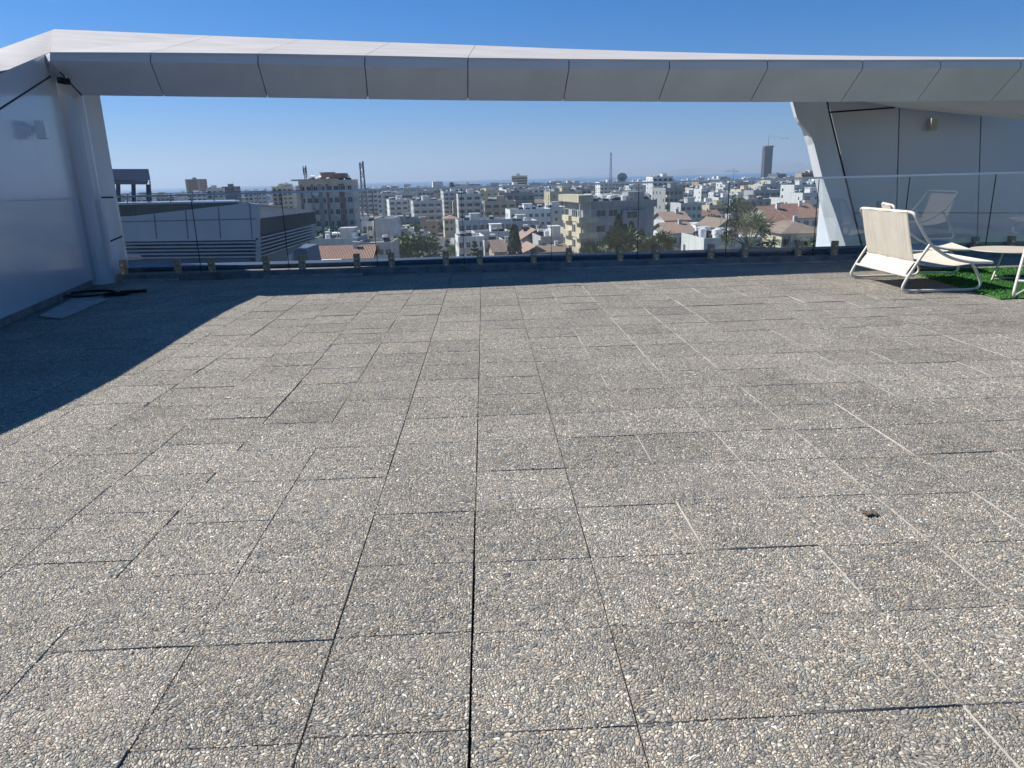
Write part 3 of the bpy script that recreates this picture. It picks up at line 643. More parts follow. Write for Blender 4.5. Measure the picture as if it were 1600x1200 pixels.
# low round table
t = empty('side_table', (5.56, 8.15, .012)); tag(t, 'low round cream side table standing on the artificial grass', 'table')
mb = MB(); n = 48; prof = [(.0, .318), (.372, .318), (.382, .322), (.385, .327), (.382, .332), (.0, .332)]
vs = []; fs = []
for rr_, z in prof[1:5]:
    vs += [(rr_*math.cos(2*math.pi*i/n), rr_*math.sin(2*math.pi*i/n), z) for i in range(n)]
for k in range(3): fs += [(k*n+i, k*n+(i+1) % n, (k+1)*n+(i+1) % n, (k+1)*n+i) for i in range(n)]
fs += [tuple(range(n))[::-1], tuple(range(3*n, 4*n))]
mb.add(vs, fs).build('table_top', mat('table_cream', (.50, .44, .36), .5, noise=.06, nscale=6), t)
for k in range(3):
    a = R(205+120*k); c_, s_ = math.cos(a), math.sin(a)
    MB().tube([(c_*.10, s_*.10, .318), (c_*.24, s_*.24, .01)], .010, 8).build('leg', POWD, t)
    MB().tube(smooth_path([(c_*.24, s_*.24, .012), (c_*.12, s_*.12, .012), (0, 0, .012)], 3), .009, 8).build('floor_bar', POWD, t)
# artificial grass
rnd = random.Random(11)
gr = [(4.72, 6.95), (9.2, 7.15), (9.2, 9.15), (4.93, 9.07)]
mb = MB(); mb.prism([(x, y, .002) for x, y in gr], Vector((0, 0, .008)))
for i in range(26000):
    u_ = rnd.random(); v_ = rnd.random(); 
    if rnd.random() < .7: u_ *= .35
    a = Vector(gr[0]).lerp(Vector(gr[1]), u_); b = Vector(gr[3]).lerp(Vector(gr[2]), u_); p = a.lerp(b, v_); h = rnd.uniform(.012, .026); an = rnd.random()*6.28; w2 = .004
    dx, dy = math.cos(an)*w2, math.sin(an)*w2; lx, ly = rnd.uniform(-.01, .01), rnd.uniform(-.01, .01)
    mb.add([(p.x-dx, p.y-dy, .009), (p.x+dx, p.y+dy, .009), (p.x+lx, p.y+ly, .009+h)], [(0, 1, 2)])
tag(mb.build('artificial_grass', TURF), 'rectangle of bright green artificial grass laid under the table', 'grass mat')


# ------------------------------------------------------------------ ground, street, sea, hills
def gz(y): return -25 - max(0, min(1, (y-300)/3200))*26
gm = mat('town_ground', (.20, .185, .155), .95, c2=(.09, .10, .065), nscale=.035)
mb = MB(); ys = [-400, 300, 500, 800, 1200, 2000, 3500, 4200]; vs = []
for y in ys: vs += [(-5200, y, gz(y)-(4 if y > 4000 else 0)), (5200, y, gz(y)-(4 if y > 4000 else 0))]
mb.add(vs, [(2*i, 2*i+1, 2*i+3, 2*i+2) for i in range(len(ys)-1)]); tag(mb.build('town_ground', gm), kind='structure')
seam_ = mat('sea_water', (.012, .10, .22), .6, noise=.2, nscale=.002, spec=.15)
mb = MB(); mb.add([(-22000, 3900, -52.5), (22000, 3900, -52.5), (22000, 17000, -52.5), (-22000, 17000, -52.5)], [(0, 1, 2, 3)]); tag(mb.build('sea', seam_), kind='structure')
hm = mat('far_hills', (.16, .17, .15), 1, noise=.2, nscale=.001)
mb = MB(); rh = random.Random(2); n = 60; vs = []
for i in range(n+1):
    x = 1500+11500*i/n; h = 150*math.sin(math.pi*min(1, (i/n)*.95+.02))**.8*(1+.25*math.sin(i*.7)+.12*math.sin(i*2.1)) + rh.uniform(-6, 6)
    vs += [(x, 14500, -60), (x, 14900+rh.uniform(-150, 150), max(-55, h-52)), (x, 16500, -60)]
mb.add(vs, [(3*i+k, 3*i+3+k, 3*i+4+k, 3*i+1+k) for i in range(n) for k in (0, 1)], 0, True); tag(mb.build('far_hills', hm), kind='structure')
s0_ = G(682, 404, -24.96); s1_ = G(688, 380, -24.96)
rd = (s1_-s0_).normalized(); rn = Vector((rd.y, -rd.x, 0))
def roadx(y): return s0_.x+rd.x/rd.y*(y-s0_.y)
a = s0_-rd*110; b = s0_+rd*170
mb = MB(); mb.add([a-rn*4.2, a+rn*4.2, b+rn*4.2, b-rn*4.2], [(0, 1, 2, 3)]); tag(mb.build('street', ASPH), kind='structure')
for sgn in (-1, 1):
    mb = MB(); mb.prism([a+rn*sgn*4.2, a+rn*sgn*6.0, b+rn*sgn*6.0, b+rn*sgn*4.2], Vector((0, 0, .13))); tag(fix_normals(mb.build('pavement', mat('pavement_slabs', (.33, .32, .30), .9, noise=.1, nscale=1))), kind='structure')

# ------------------------------------------------------------------ generic building parts
WCACHE = {}
def win_mesh(w_, h_, sty=0):
    k = (round(w_, 1), round(h_, 1), sty)
    if k not in WCACHE:
        mb = MB(); a = w_/2; t = .07
        mb.box(-a, a, -.02, .05, 0, h_, 0)
        mb.box(-a-t, -a, -.09, .05, -t, h_+t, 1); mb.box(a, a+t, -.09, .05, -t, h_+t, 1); mb.box(-a, a, -.09, .05, -t, 0, 1); mb.box(-a, a, -.09, .05, h_, h_+t, 1)
        if w_ > .9: mb.box(-.03, .03, -.06, .05, 0, h_, 1)
        o = mb.build('window', [WIN, WFR]); WCACHE[k] = o.data; bpy.data.objects.remove(o)
    return WCACHE[k]
def local(root, x, y, z): return (x, y, z)
def heater_mb(mb, x, y, z, s=1.0, mi=(0, 1), ang=0):
    M = Matrix.Translation((x, y, z)) @ Matrix.Rotation(ang, 4, 'Z')
    mb.tube([M @ Vector((-.65*s, 0, 1.5*s)), M @ Vector((.65*s, 0, 1.5*s))], .30*s, 8, mi[0])
    mb.box(-.55*s, .55*s, -.03, .03, 0, 1.25*s, mi[0], M @ Matrix.Translation((0, .1, 0)))
    mb.add([M @ Vector(v) for v in ((-.9*s, -1.7*s, .15*s), (.9*s, -1.7*s, .15*s), (.9*s, -.4*s, 1.15*s), (-.9*s, -.4*s, 1.15*s))], [(0, 1, 2, 3), (3, 2, 1, 0)], mi[1])
def tank_mb(mb, x, y, z, s=1.0):
    mb.tube([(x, y, z), (x, y, z+1.5*s)], .6*s, 10, 0); mb.tube([(x, y, z+1.5*s), (x, y, z+1.62*s)], [.6*s, .2*s], 10, 0)
FOOT = []
def building(name, label, cat, base, w_, d_, ztop, zb, rot=0, wall=WHITE, sty='flat', storey=3.05, cols=None, balc=(), side_balc=False, roofm=None, heaters=2, tanks=0, seed=1, winh=1.25, winw=1.3, detail=True,
             group=None, slab=None, skipwin=(), trim=None, maxrows=6, head=True, stripes=None, ribbon=False, gable_x=True, pitch=.42, roof_over=.5, railing=False):
    """base: world point of the front-left corner (x,y); local frame x right, y away"""
    rnd = random.Random(seed); root = empty(name, (base[0], base[1], zb), rot); tag(root, label, cat, group)
    H_ = ztop-zb; FOOT.append((base[0]+w_/2, base[1]+d_/2, max(w_, d_)*.62))
    mb = MB(); mb.box(0, w_, 0, d_, 0, H_, 0)
    if sty == 'flat':
        pt = .22
        for bx in ((0, w_, -.003, pt), (0, w_, d_-pt, d_+.003), (-.003, pt, pt, d_-pt), (w_-pt, w_+.003, pt, d_-pt)): mb.box(bx[0], bx[1], bx[2], bx[3], H_, H_+.75, 0)
    if stripes:
        for (xa, xb, mi_) in stripes: mb.box(xa*w_, xb*w_, -.06, .0, .2, H_-.3, mi_)
    wl = mb.build('wall', [wall, BROWN, GREYB, WIN] if stripes else wall, root)
    nst = max(1, int(H_/storey)); cols = cols or max(2, int(w_/3.3)); cw = w_/cols
    if sty == 'flat':
        mb = MB(); mb.box(.22, w_-.22, .22, d_-.22, H_+.003, H_+.06, 0); rf = mb.build('roof', ROOFC, root)
        if head:
            hx = rnd.uniform(.25, .6)*w_; hw = min(3.4, w_*.35); bh = MB(); bh.box(hx, hx+hw, d_*.35, d_*.35+min(4, d_*.4), H_+.06, H_+2.6); bh.box(hx-.2, hx+hw+.2, d_*.35-.2, d_*.35+min(4, d_*.4)+.2, H_+2.6, H_+2.8); bh.build('stair_head', wall, rf)
        for k in range(heaters):
            m2 = MB(); heater_mb(m2, rnd.uniform(.12, .88)*w_, rnd.uniform(.15, .8)*d_+1, H_+.06, rnd.uniform(.9, 1.15), ang=rnd.uniform(-.5, .5)); m2.build('water_heater', [TANKW, PANEL], rf)
        for k in range(tanks):
            m2 = MB(); tank_mb(m2, rnd.uniform(.1, .9)*w_, rnd.uniform(.1, .85)*d_, H_+.06, rnd.uniform(.8, 1.2)); m2.build('water_tank', TANKW, rf)
    elif sty == 'gable':
        ro = roof_over; mb = MB(); roofm = roofm or REDT
        if gable_x:   # ridge along x
            rise = (d_/2)*pitch
            A = [(-ro, -ro, H_-ro*pitch), (w_+ro, -ro, H_-ro*pitch), (w_+ro, d_/2, H_+rise), (-ro, d_/2, H_+rise), (w_+ro, d_+ro, H_-ro*pitch), (-ro, d_+ro, H_-ro*pitch)]
            gab = [[(0, 0, H_), (0, d_, H_), (0, d_/2, H_+rise)], [(w_, 0, H_), (w_, d_, H_), (w_, d_/2, H_+rise)]]
        else:
            rise = (w_/2)*pitch
            A = [(-ro, -ro, H_-ro*pitch), (-ro, d_+ro, H_-ro*pitch), (w_/2, d_+ro, H_+rise), (w_/2, -ro, H_+rise), (w_+ro, d_+ro, H_-ro*pitch), (w_+ro, -ro, H_-ro*pitch)]
            gab = [[(0, 0, H_), (w_, 0, H_), (w_/2, 0, H_+rise)], [(0, d_, H_), (w_, d_, H_), (w_/2, d_, H_+rise)]]
        up = Vector((0, 0, .16)); A = [Vector(q) for q in A]
        mb.prism([A[0], A[1], A[2], A[3]], up); mb.prism([A[3], A[2], A[4], A[5]], up); rf = fix_normals(mb.build('roof', roofm, root))
        mb = MB()
        for g in gab: mb.add(g, [(0, 1, 2), (2, 1, 0)])
        mb.build('gable_wall', wall, root)
        mb = MB(); cx_, cy_ = (w_*.7, d_*.4); mb.box(cx_-.35, cx_+.35, cy_-.3, cy_+.3, H_, H_+rise+.7); mb.box(cx_-.45, cx_+.45, cy_-.4, cy_+.4, H_+rise+.7, H_+rise+.85); mb.build('chimney', WHITE, rf)
        if heaters:
            m2 = MB(); heater_mb(m2, w_*.3, d_*.62, H_+rise*.6, 1.0); m2.build('water_heater', [TANKW, PANEL], rf)
    elif sty == 'hip':
        ro = roof_over; rise = min(w_, d_)/2*pitch; roofm = roofm or BRNT; i_ = min(w_, d_)/2
        a0 = Vector((-ro, -ro, H_)); a1 = Vector((w_+ro, -ro, H_)); a2 = Vector((w_+ro, d_+ro, H_)); a3 = Vector((-ro, d_+ro, H_))
        if w_ >= d_: r0 = Vector((i_, d_/2, H_+rise)); r1 = Vector((w_-i_, d_/2, H_+rise))
        else: r0 = Vector((w_/2, i_, H_+rise)); r1 = Vector((w_/2, d_-i_, H_+rise))
        mb = MB()
        fs = [(0, 1, 5, 4), (1, 2, 5), (2, 3, 4, 5), (3, 0, 4), (3, 2, 1, 0)] if w_ >= d_ else [(0, 1, 4), (1, 2, 5, 4), (2, 3, 5), (3, 0, 4, 5), (3, 2, 1, 0)]
        mb.add([a0, a1, a2, a3, r0, r1], fs); rf = mb.build('roof', roofm, root)
        mb = MB(); mb.box(w_*.6, w_*.6+.6, d_*.5, d_*.5+.6, H_, H_+rise+.8); mb.build('chimney', WHITE, rf)
    if sty == 'flat':
        for k in range(rnd.choice((0, 1, 1, 2))):
            ax_, ay_ = rnd.uniform(.1, .9)*w_, rnd.uniform(.2, .8)*d_; ah = rnd.uniform(2, 4.5); am = MB(); am.tube([(ax_, ay_, H_+.05), (ax_, ay_, H_+ah)], .06, 5); am.box(ax_-.6, ax_+.6, ay_-.03, ay_+.03, H_+ah-.35, H_+ah-.27); am.build('aerial', CRANE, rf)
    # windows
    wfar = MB(); cnt = 0
    def place(x, y, z, rz, ww, hh):
        nonlocal cnt
        if detail and cnt < 60:
            obj_from('window', win_mesh(ww, hh), root, (x, y, z), rz); cnt += 1
        else:
            M = Matrix.Translation((x, y, z)) @ Matrix.Rotation(rz, 4, 'Z'); wfar.box(-ww/2, ww/2, -.03, .05, 0, hh, 0, M)
    top0 = H_-storey
    for r in range(min(nst, maxrows)):
        z = H_-storey*(r+1)+.95
        if z < .3: break
        if ribbon:
            wfar.box(.4, w_-.4, -.04, .05, z, z+1.5, 0); 
        else:
            for c in range(cols):
                if (r, c) in skipwin or (None, c) in skipwin: continue
                onb = any(b0 <= c < b1 for b0, b1 in balc)
                ww = (cw*.62 if onb else winw*rnd.choice((1, 1, .8))); hh = 2.05 if onb else winh
                place((c+.5)*cw, 0, z-(.8 if onb else 0), 0, min(ww, cw*.8), hh)
        for sx, rz in ((0, -math.pi/2), (w_, math.pi/2)):
            nc = max(1, int(d_/4.2))
            for c in range(nc):
                if rnd.random() < .25: continue
                place(sx, (c+.5)*d_/nc, z, rz, winw*.8, winh)
    # balconies
    for r in range(min(nst, maxrows)):
        z = H_-storey*(r+1)
        if z < 1: continue
        for b0, b1 in balc:
            mb = MB(); x0, x1 = b0*cw+.1, b1*cw-.1
            mb.box(x0, x1, -1.5, -.004, z-.1, z+.08, 0); 
            if railing:
                mb.box(x0, x1, -1.5, -1.46, z+.95, z+1.02, 1); k = 0
                xx = x0
                while xx < x1: mb.box(xx, xx+.05, -1.49, -1.46, z+.08, z+.95, 1); xx += .35
            else: mb.box(x0, x1, -1.5, -1.38, z+.08, z+.95, 0)
            mb.box(x0, x0+.1, -1.37, -.004, z+.08, z+.9, 0); mb.box(x1-.1, x1, -1.37, -.004, z+.08, z+.9, 0)
            mb.build('balcony', [slab or wall, STEEL], root)
    if wfar.v: 
        o = wfar.build('glazing', WIN, root)
        if not ribbon and not detail: pass
    return root
LIST = []
def block(label, x0, x1, yt, Y, depth=12, **k):
    """place by where its front wall stands in the photo; height from real distance"""
    a = P(x0, yt, Y); b = P(x1, yt, Y); zt = (a.z+b.z)/2; zb = k.pop('zb', gz(Y)); name = k.pop('name', 'apartment_block'); cat = k.pop('cat', 'apartment block')
    rot = k.pop('rot', R(8) if x0 > 600 else 0); w_ = (b.x-a.x)/math.cos(rot)
    r_ = building(name, label, cat, (a.x, Y), w_, depth, zt, zb, rot, **k); return r_

# --- landmark buildings
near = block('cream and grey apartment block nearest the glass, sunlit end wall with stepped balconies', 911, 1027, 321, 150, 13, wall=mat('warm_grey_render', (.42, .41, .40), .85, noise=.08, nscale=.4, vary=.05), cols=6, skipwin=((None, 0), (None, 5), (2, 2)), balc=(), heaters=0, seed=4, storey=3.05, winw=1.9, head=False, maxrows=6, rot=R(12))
o = near
W_ = (P(1027, 321, 150).x-P(911, 321, 150).x)/math.cos(R(12)); H_ = P(970, 321, 150).z-gz(150)
mb = MB(); mb.box(-.3, -.004, .6, 13, 0, H_-2.6); mb.build('end_wall', CREAM, o)
mb = MB(); mb.box(-1.3, 1.7, -1.2, 13.4, H_+.80, H_+2.2); mb.build('roof_canopy', CREAM, o)
mb = MB(); mb.box(1.6, W_+.4, -.5, -.01, H_-.5, H_+.9); mb.build('parapet_band', GREYB, o)
for k in range(6):
    z = H_-3.05*(k+1)
    mb = MB(); mb.box(-1.3, 2.6, -1.5, -.008, z-.1, z+.1); mb.box(-1.3, 2.6, -1.5, -1.35, z+.1, z+1.0); mb.box(-1.3, -1.18, -1.34, 3.6, z+.1, z+1.0); mb.box(-1.17, -.31, 0, 3.6, z-.1, z+.1); mb.build('balcony', CREAM, o)
    mb = MB(); mb.box(-1.1, -.31, 6.6, 11.4, z-.1, z+1.0); mb.build('balcony', CREAM, o)
    for yy in (4.6, 5.8, 12.2): obj_from('window', win_mesh(.7, 1.5), o, (-.3, yy, z+.8), -math.pi/2)
for xx in (-1.0, 1.2):
    mb = MB(); mb.tube([(xx, -1.0, H_-2.6), (xx, -1.0, H_+.8)], .13, 8); mb.build('column', WHITE, o)
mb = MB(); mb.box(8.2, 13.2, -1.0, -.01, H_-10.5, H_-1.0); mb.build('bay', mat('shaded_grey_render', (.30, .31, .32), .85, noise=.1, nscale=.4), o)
for k in range(3): obj_from('window', win_mesh(2.2, 1.4), o, (10.0, -1.0, H_-3.05*(k+1)+.4), 0)
rr = random.Random(8)
for k in range(13):
    m2 = MB(); heater_mb(m2, 1.5+k*1.18+rr.uniform(-.3, .3), 3+rr.uniform(0, 6), H_+.06, rr.uniform(.9, 1.25), ang=rr.uniform(-.6, .6)); m2.build('water_heater', [TANKW, PANEL], o)
for k in range(5):
    m2 = MB(); tank_mb(m2, 2.2+k*2.9, 8+rr.uniform(-3, 3), H_+.06, 1.1); m2.build('water_tank', TANKW, o)
mb = MB(); mb.box(11.5, 15, 5, 9, H_+.05, H_+2.4); mb.build('stair_head', GREYB, o)

# dish and mast on its roof
c = P(972, 277, 158); t = empty('satellite_dish', (c.x, c.y, P(972, 314, 158).z)); tag(t, 'big grey satellite dish on a pole above the roof of the cream and grey block', 'satellite dish')
hh = c.z-t.location.z
MB().tube([(0, 0, 0), (0, 0, hh)], .06, 8).build('pole', CRANE, t)
mb = MB(); n = 24; vs = [(0, .28, 0)]; 
for k in (1, 2, 3):
    rr2 = 1.05*k/3
    for i in range(n): vs.append((rr2*math.cos(2*math.pi*i/n), .28-.35*(k/3)**2+0, rr2*.86*math.sin(2*math.pi*i/n)))
fs = [(0, 1+i, 1+(i+1) % n) for i in range(n)]+[(1+k*n+i, 1+(k+1)*n+i, 1+(k+1)*n+(i+1) % n, 1+k*n+(i+1) % n) for k in (0, 1) for i in range(n)]
d = mb.add([Vector(v) for v in vs], fs, 0, True).build('reflector', mat('dish_mesh', (.42, .41, .40), .6, noise=.1), t, (0, 0, hh)); d.rotation_euler.x = R(-12); md = d.modifiers.new('t', 'SOLIDIFY'); md.thickness = .04
MB().tube([(0, .2, 0), (0, -.75, .1)], .03, 6).build('feed_arm', CRANE, d)
def mast(label, px, ytop, ybot, Y, wbase, wtop, name='lattice_mast', m_=CRANE, dishes=True, cat='mast'):
    a = P(px, ybot, Y); b = P(px, ytop, Y); t = empty(name, a); tag(t, label, cat); Hh = b.z-a.z; n = max(5, int(Hh/2.2)); mb = MB()
    def c4(k): w2 = (wbase+(wtop-wbase)*k/n)/2; return [Vector((sx*w2, sy*w2, Hh*k/n)) for sx, sy in ((-1, -1), (1, -1), (1, 1), (-1, 1))]
    th = max(.05, wbase*.065)
    for k in range(n):
        A, B = c4(k), c4(k+1)
        for i in range(4): mb.tube([A[i], B[i]], th, 4, 0, False, False); mb.tube([A[i], B[(i+1) % 4]], th*.7, 4, 0, False, False); mb.tube([B[i], B[(i+1) % 4]], th*.7, 4, 0, False, False)
    mb.build('lattice', m_, t)
    if dishes:
        for k, f in enumerate((.55, .72, .86, .93, .97)):
            for s_ in ((-1,) if k % 2 else (1,)):
                m2 = MB(); w2 = wtop*.4+.18; m2.box(s_*w2-.16, s_*w2+.16, -.12, .12, Hh*f-.8, Hh*f+.8); m2.box(min(0, s_*w2), max(0, s_*w2), -.03, .03, Hh*f-.04, Hh*f+.04); m2.build('antenna_panel', RUST, t)
    return t
mast('tall lattice telecom mast hung with antenna panels, right of the striped apartment block', 571, 254, 338, 196, 1.5, .7)
mast('short antenna mast standing on the roof of the striped apartment block', 478, 263, 284, 206, .5, .4, 'roof_antenna', dishes=True)
mast('slender guyed mast rising above the skyline left of the satellite dish', 954, 238, 296, 420, 1.3, .5, dishes=False)

st = block('large beige apartment block with brown vertical stripes and crowded roof, left of the telecom mast', 466, 549, 286, 200, 14, wall=mat('pale_beige_render', (.56, .52, .47), .85, noise=.08, nscale=.4, vary=.05), cols=8, balc=((2, 3), (5, 6)), heaters=7, tanks=3, seed=7, storey=3.0, winw=1.2, rot=R(5), stripes=[(.02, .07, 1), (.34, .43, 2), (.22, .27, 1), (.50, .55, 1), (.74, .84, 1)], head=True, slab=OFFW, maxrows=5)
Wst = (P(549, 286, 200).x-P(466, 286, 200).x)/math.cos(R(5)); Hs = P(518, 286, 200).z-gz(200)
mb = MB(); mb.box(-1.6, Wst*.72, -1.0, 14.6, Hs+.76, Hs+1.15); mb.build('roof_slab', OFFW, st)
mb = MB(); mb.box(Wst*.40, Wst*.84, 3, 11, Hs+1.16, Hs+2.5); mb.build('roof_slab', BROWN, st)
mb = MB(); mb.box(-.9, -.004, .5, 13, 0, Hs-.5); mb.build('end_wall', CREAM, st)

block('small tower block standing alone on the left skyline, brown front and grey sides', 289, 311, 281, 950, 24, wall=mat('brick_brown', (.24, .15, .12), .85, noise=.08), name='tower_block', cat='tower', cols=5, heaters=0, seed=3, detail=False, stripes=[(0, .13, 2), (.87, 1, 2)], maxrows=12, head=True)
block('low dark office block with frame on its roof, left skyline behind the blue building', 346, 366, 293, 620, 14, wall=DKG, ribbon=True, heaters=0, seed=13, detail=False, name='office_block', cat='building')
block('two-storey white villa with rows of roof heaters beside the striped block', 550, 582, 350, 235, 11, wall=WHITE, cols=4, balc=((0, 3),), heaters=4, tanks=1, seed=21, storey=3.0, name='villa', cat='villa', railing=True)
block('plain windowless white block with arched top wall right of the roof-heater villa', 584, 614, 345, 228, 16, wall=WHITE, cols=2, skipwin=((None, 0), (None, 1)), heaters=0, head=False, seed=22, name='villa', cat='house')
block('white single-storey flat building cluttered with tanks behind the terracotta roof', 484, 556, 378, 172, 14, wall=OFFW, cols=7, heaters=5, tanks=5, seed=23, storey=3.1, name='flat_roof_house', cat='house')
block('white round-ended flat-roofed house just left of the round tree', 556, 612, 384, 168, 11, wall=OFFW, cols=5, heaters=1, seed=24, name='flat_roof_house', cat='house', head=False)
block('house with long terracotta tiled roof behind the left glass panels', 482, 580, 404, 128, 8.4, wall=OFFW, sty='gable', roofm=REDT, cols=6, heaters=0, seed=25, name='tiled_house', cat='house', pitch=.42)
t = empty('white_canopy', P(503, 409, 118)); tag(t, 'flat white canopy roof in front of the long terracotta roof', 'canopy')
mb = MB(); mb.box(-2.6, 2.9, -1.2, 1.6, 0, .22); mb.build('roof', WHITE, t); mb = MB(); mb.box(-2.6, -.7, -1.0, 1.2, .23, .65); mb.build('cooling_unit', TANKW, t)
for xx in (-2.3, 2.5): MB().box(xx-.1, xx+.1, -.9, -.7, -7, -.004).build('post', WHITE, t)
block('white three-storey block with long balconies behind the Norfolk pine', 716, 799, 347, 262, 14, wall=WHITE, cols=8, balc=((0, 4), (5, 8)), heaters=3, seed=31, storey=3.2, railing=True, name='apartment_block')
block('blue-shaded white house with tall thin columns left of the Norfolk pine', 716, 757, 374, 200, 12, wall=WHITE, cols=4, balc=((0, 2),), heaters=2, seed=32, name='villa', cat='villa', head=False)
block('flat grey-roofed garage block between pine and tiled roofs', 757, 790, 381, 196, 12, wall=OFFW, cols=3, heaters=1, seed=33, name='flat_roof_house', cat='house', head=False)
block('house with dark brown gabled roof left of the tall cypress', 772, 806, 393, 165, 10, wall=TAN, sty='gable', roofm=BRNT, cols=3, heaters=0, seed=34, name='tiled_house', cat='house', gable_x=True)
block('house with pale terracotta gable facing the view right of the tall cypress', 808, 868, 402, 150, 11, wall=OFFW, sty='gable', roofm=PNKT, cols=4, heaters=0, seed=35, name='tiled_house', cat='house', gable_x=False, pitch=.55)
block('grey stucco house with sloping roof edge above the pale terracotta gable', 817, 858, 372, 190, 12, wall=GREYB, sty='gable', roofm=PNKT, cols=3, heaters=1, seed=36, name='tiled_house', cat='house', gable_x=False, pitch=.6)
block('white two-storey house with solar heaters left of the cream and grey block', 845, 889, 374, 178, 12, wall=OFFW, cols=4, heaters=5, tanks=1, seed=37, name='flat_roof_house', cat='house')
block('low brown-roofed shed block at the foot of the cream and grey block', 846, 889, 394, 150, 10, wall=GREYB, sty='gable', roofm=BRNT, cols=3, heaters=0, seed=38, name='shed', cat='shed', pitch=.2)
block('white modern four-storey block with walls framing its roof, behind the tiled gables', 797, 862, 330, 300, 14, wall=WHITE, cols=7, heaters=4, seed=41, storey=3.3, maxrows=4)
block('brown-roofed older block just behind the white modern four-storey block', 795, 850, 318, 390, 14, wall=TAN, sty='gable', roofm=BRNT, cols=6, heaters=0, seed=42, pitch=.25)
block('banded grey apartment block with deep dark balconies left of the cream and grey block', 866, 925, 297, 420, 16, wall=GREYB, cols=8, balc=((0, 8),), heaters=4, seed=43, storey=3.1, maxrows=7, detail=False)
block('grey office block with ribbon windows and roof mast on the middle skyline', 816, 846, 291, 700, 18, wall=GREYB, ribbon=True, heaters=2, seed=44, detail=False, name='office_block', cat='office block')
block('tan low tower with stepped flat roofs on the middle skyline', 788, 815, 293, 640, 18, wall=TAN, cols=6, heaters=1, seed=45, detail=False)
blk = block('grey and white eight-storey block topped by a dark water tower', 690, 716, 295, 560, 16, wall=GREYB, cols=6, balc=((0, 2),), heaters=0, seed=46, detail=False, slab=WHITE, maxrows=8)
Wb = P(716, 295, 560).x-P(690, 295, 560).x; Hb = P(703, 295, 560).z-gz(560)
MB().box(Wb*.52, Wb*.76, 4, 8, Hb+.05, Hb+4.6).build('water_tower', DKG, blk)
block('long banded block with white roof clutter left of the water tower block', 640, 690, 314, 420, 14, wall=OFFW, cols=9, balc=((1, 8),), heaters=6, tanks=2, seed=47, detail=False)
block('slatted beige office block with two white fins near the left middle', 600, 645, 304, 470, 16, wall=OFFW, ribbon=True, heaters=1, seed=48, detail=False, name='office_block', cat='office block')
block('grey low block behind the round tree with flat roof', 622, 656, 344, 330, 14, wall=GREYB, cols=6, heaters=2, seed=49)
block('white shed-roofed house at the bend of the street', 648, 672, 368, 290, 10, wall=OFFW, cols=3, heaters=1, seed=50, name='flat_roof_house', cat='house', head=False)
block('cream house with sunlit terracotta pergola right of the street', 694, 716, 342, 340, 12, wall=CREAM, sty='hip', roofm=PNKT, cols=3, heaters=0, seed=51, name='villa', cat='villa')
# right side
block('white house with terracotta roof right of the cream and grey block, lower wing', 1046, 1088, 364, 160, 12, wall=WHITE, sty='gable', roofm=PNKT, cols=3, heaters=0, seed=61, name='tiled_house', cat='house', storey=3.1, balc=((1, 3),), pitch=.3)
block('upper white wing with terracotta roof behind the two-roofed white house', 1040, 1078, 344, 172, 9, wall=WHITE, sty='gable', roofm=PNKT, cols=3, heaters=0, seed=62, name='tiled_house', cat='house', pitch=.35)
block('bright white flat-roofed block with roof clutter in front of the big fan palm', 1100, 1192, 378, 128, 13, wall=WHITE, cols=8, heaters=6, tanks=6, seed=63, storey=3.4, name='flat_roof_house', cat='house', skipwin=((0, 0), (0, 1), (0, 3), (0, 6)), head=False, rot=R(4))
block('cream two-storey house with brown hipped roof beside the clad pier', 1222, 1292, 364, 125, 12, wall=CREAM, sty='hip', roofm=BRNT, cols=4, heaters=0, seed=64, name='villa', cat='villa', storey=3.2, winh=1.6, rot=R(3), pitch=.45)
block('white gabled house with terracotta roof left of the second gable', 1204, 1243, 346, 165, 12, wall=WHITE, sty='gable', roofm=REDT, cols=3, heaters=0, seed=65, name='tiled_house', cat='house', gable_x=True, pitch=.5)
block('long terracotta-roofed house with white verge behind the cream villa', 1226, 1284, 340, 182, 12, wall=WHITE, sty='gable', roofm=REDT, cols=4, heaters=1, seed=66, name='tiled_house', cat='house', pitch=.5)
block('small white gabled cottage with brown roof left of the big fan palm', 1122, 1152, 354, 175, 12, wall=CREAM, sty='gable', roofm=BRNT, cols=3, heaters=0, seed=67, name='tiled_house', cat='house', gable_x=False, pitch=.7)
block('white flat house with water tanks between two palms', 1070, 1124, 368, 190, 12, wall=WHITE, cols=4, heaters=4, tanks=4, seed=68, name='flat_roof_house', cat='house')
block('blue-grey three-storey block with blank side behind the palms', 1064, 1098, 320, 300, 12, wall=OFFW, cols=4, heaters=1, seed=69)
block('tall grey slab with stacked cream balconies at its left corner', 1040, 1068, 296, 330, 18, wall=GREYB, cols=4, heaters=1, seed=70, detail=False, storey=3.1, balc=((0, 1),), slab=CREAM, maxrows=9)
block('yellow and grey apartment tower in the right middle distance', 1188, 1222, 291, 480, 18, wall=YELL, cols=5, heaters=3, seed=71, detail=False, maxrows=9, stripes=[(.45, 1, 2)])
block('second yellow tower, taller and further back on the right', 1208, 1238, 282, 640, 18, wall=YELL, cols=5, heaters=0, seed=72, detail=False, maxrows=12)
block('dark office block on the skyline right of the unfinished tower', 1215, 1229, 272, 1500, 40, wall=DKG, ribbon=True, heaters=0, seed=73, detail=False, name='office_block', cat='office block', storey=4, maxrows=12)
block('white cubic house cluster block in the far right distance', 1223, 1250, 311, 380, 14, wall=WHITE, cols=4, heaters=2, seed=74, balc=((2, 4),))
block('flat dark roofed hall on the skyline below the small crane', 1130, 1162, 284, 900, 30, wall=DKG, ribbon=True, heaters=0, seed=75, detail=False, name='hall', cat='hall')
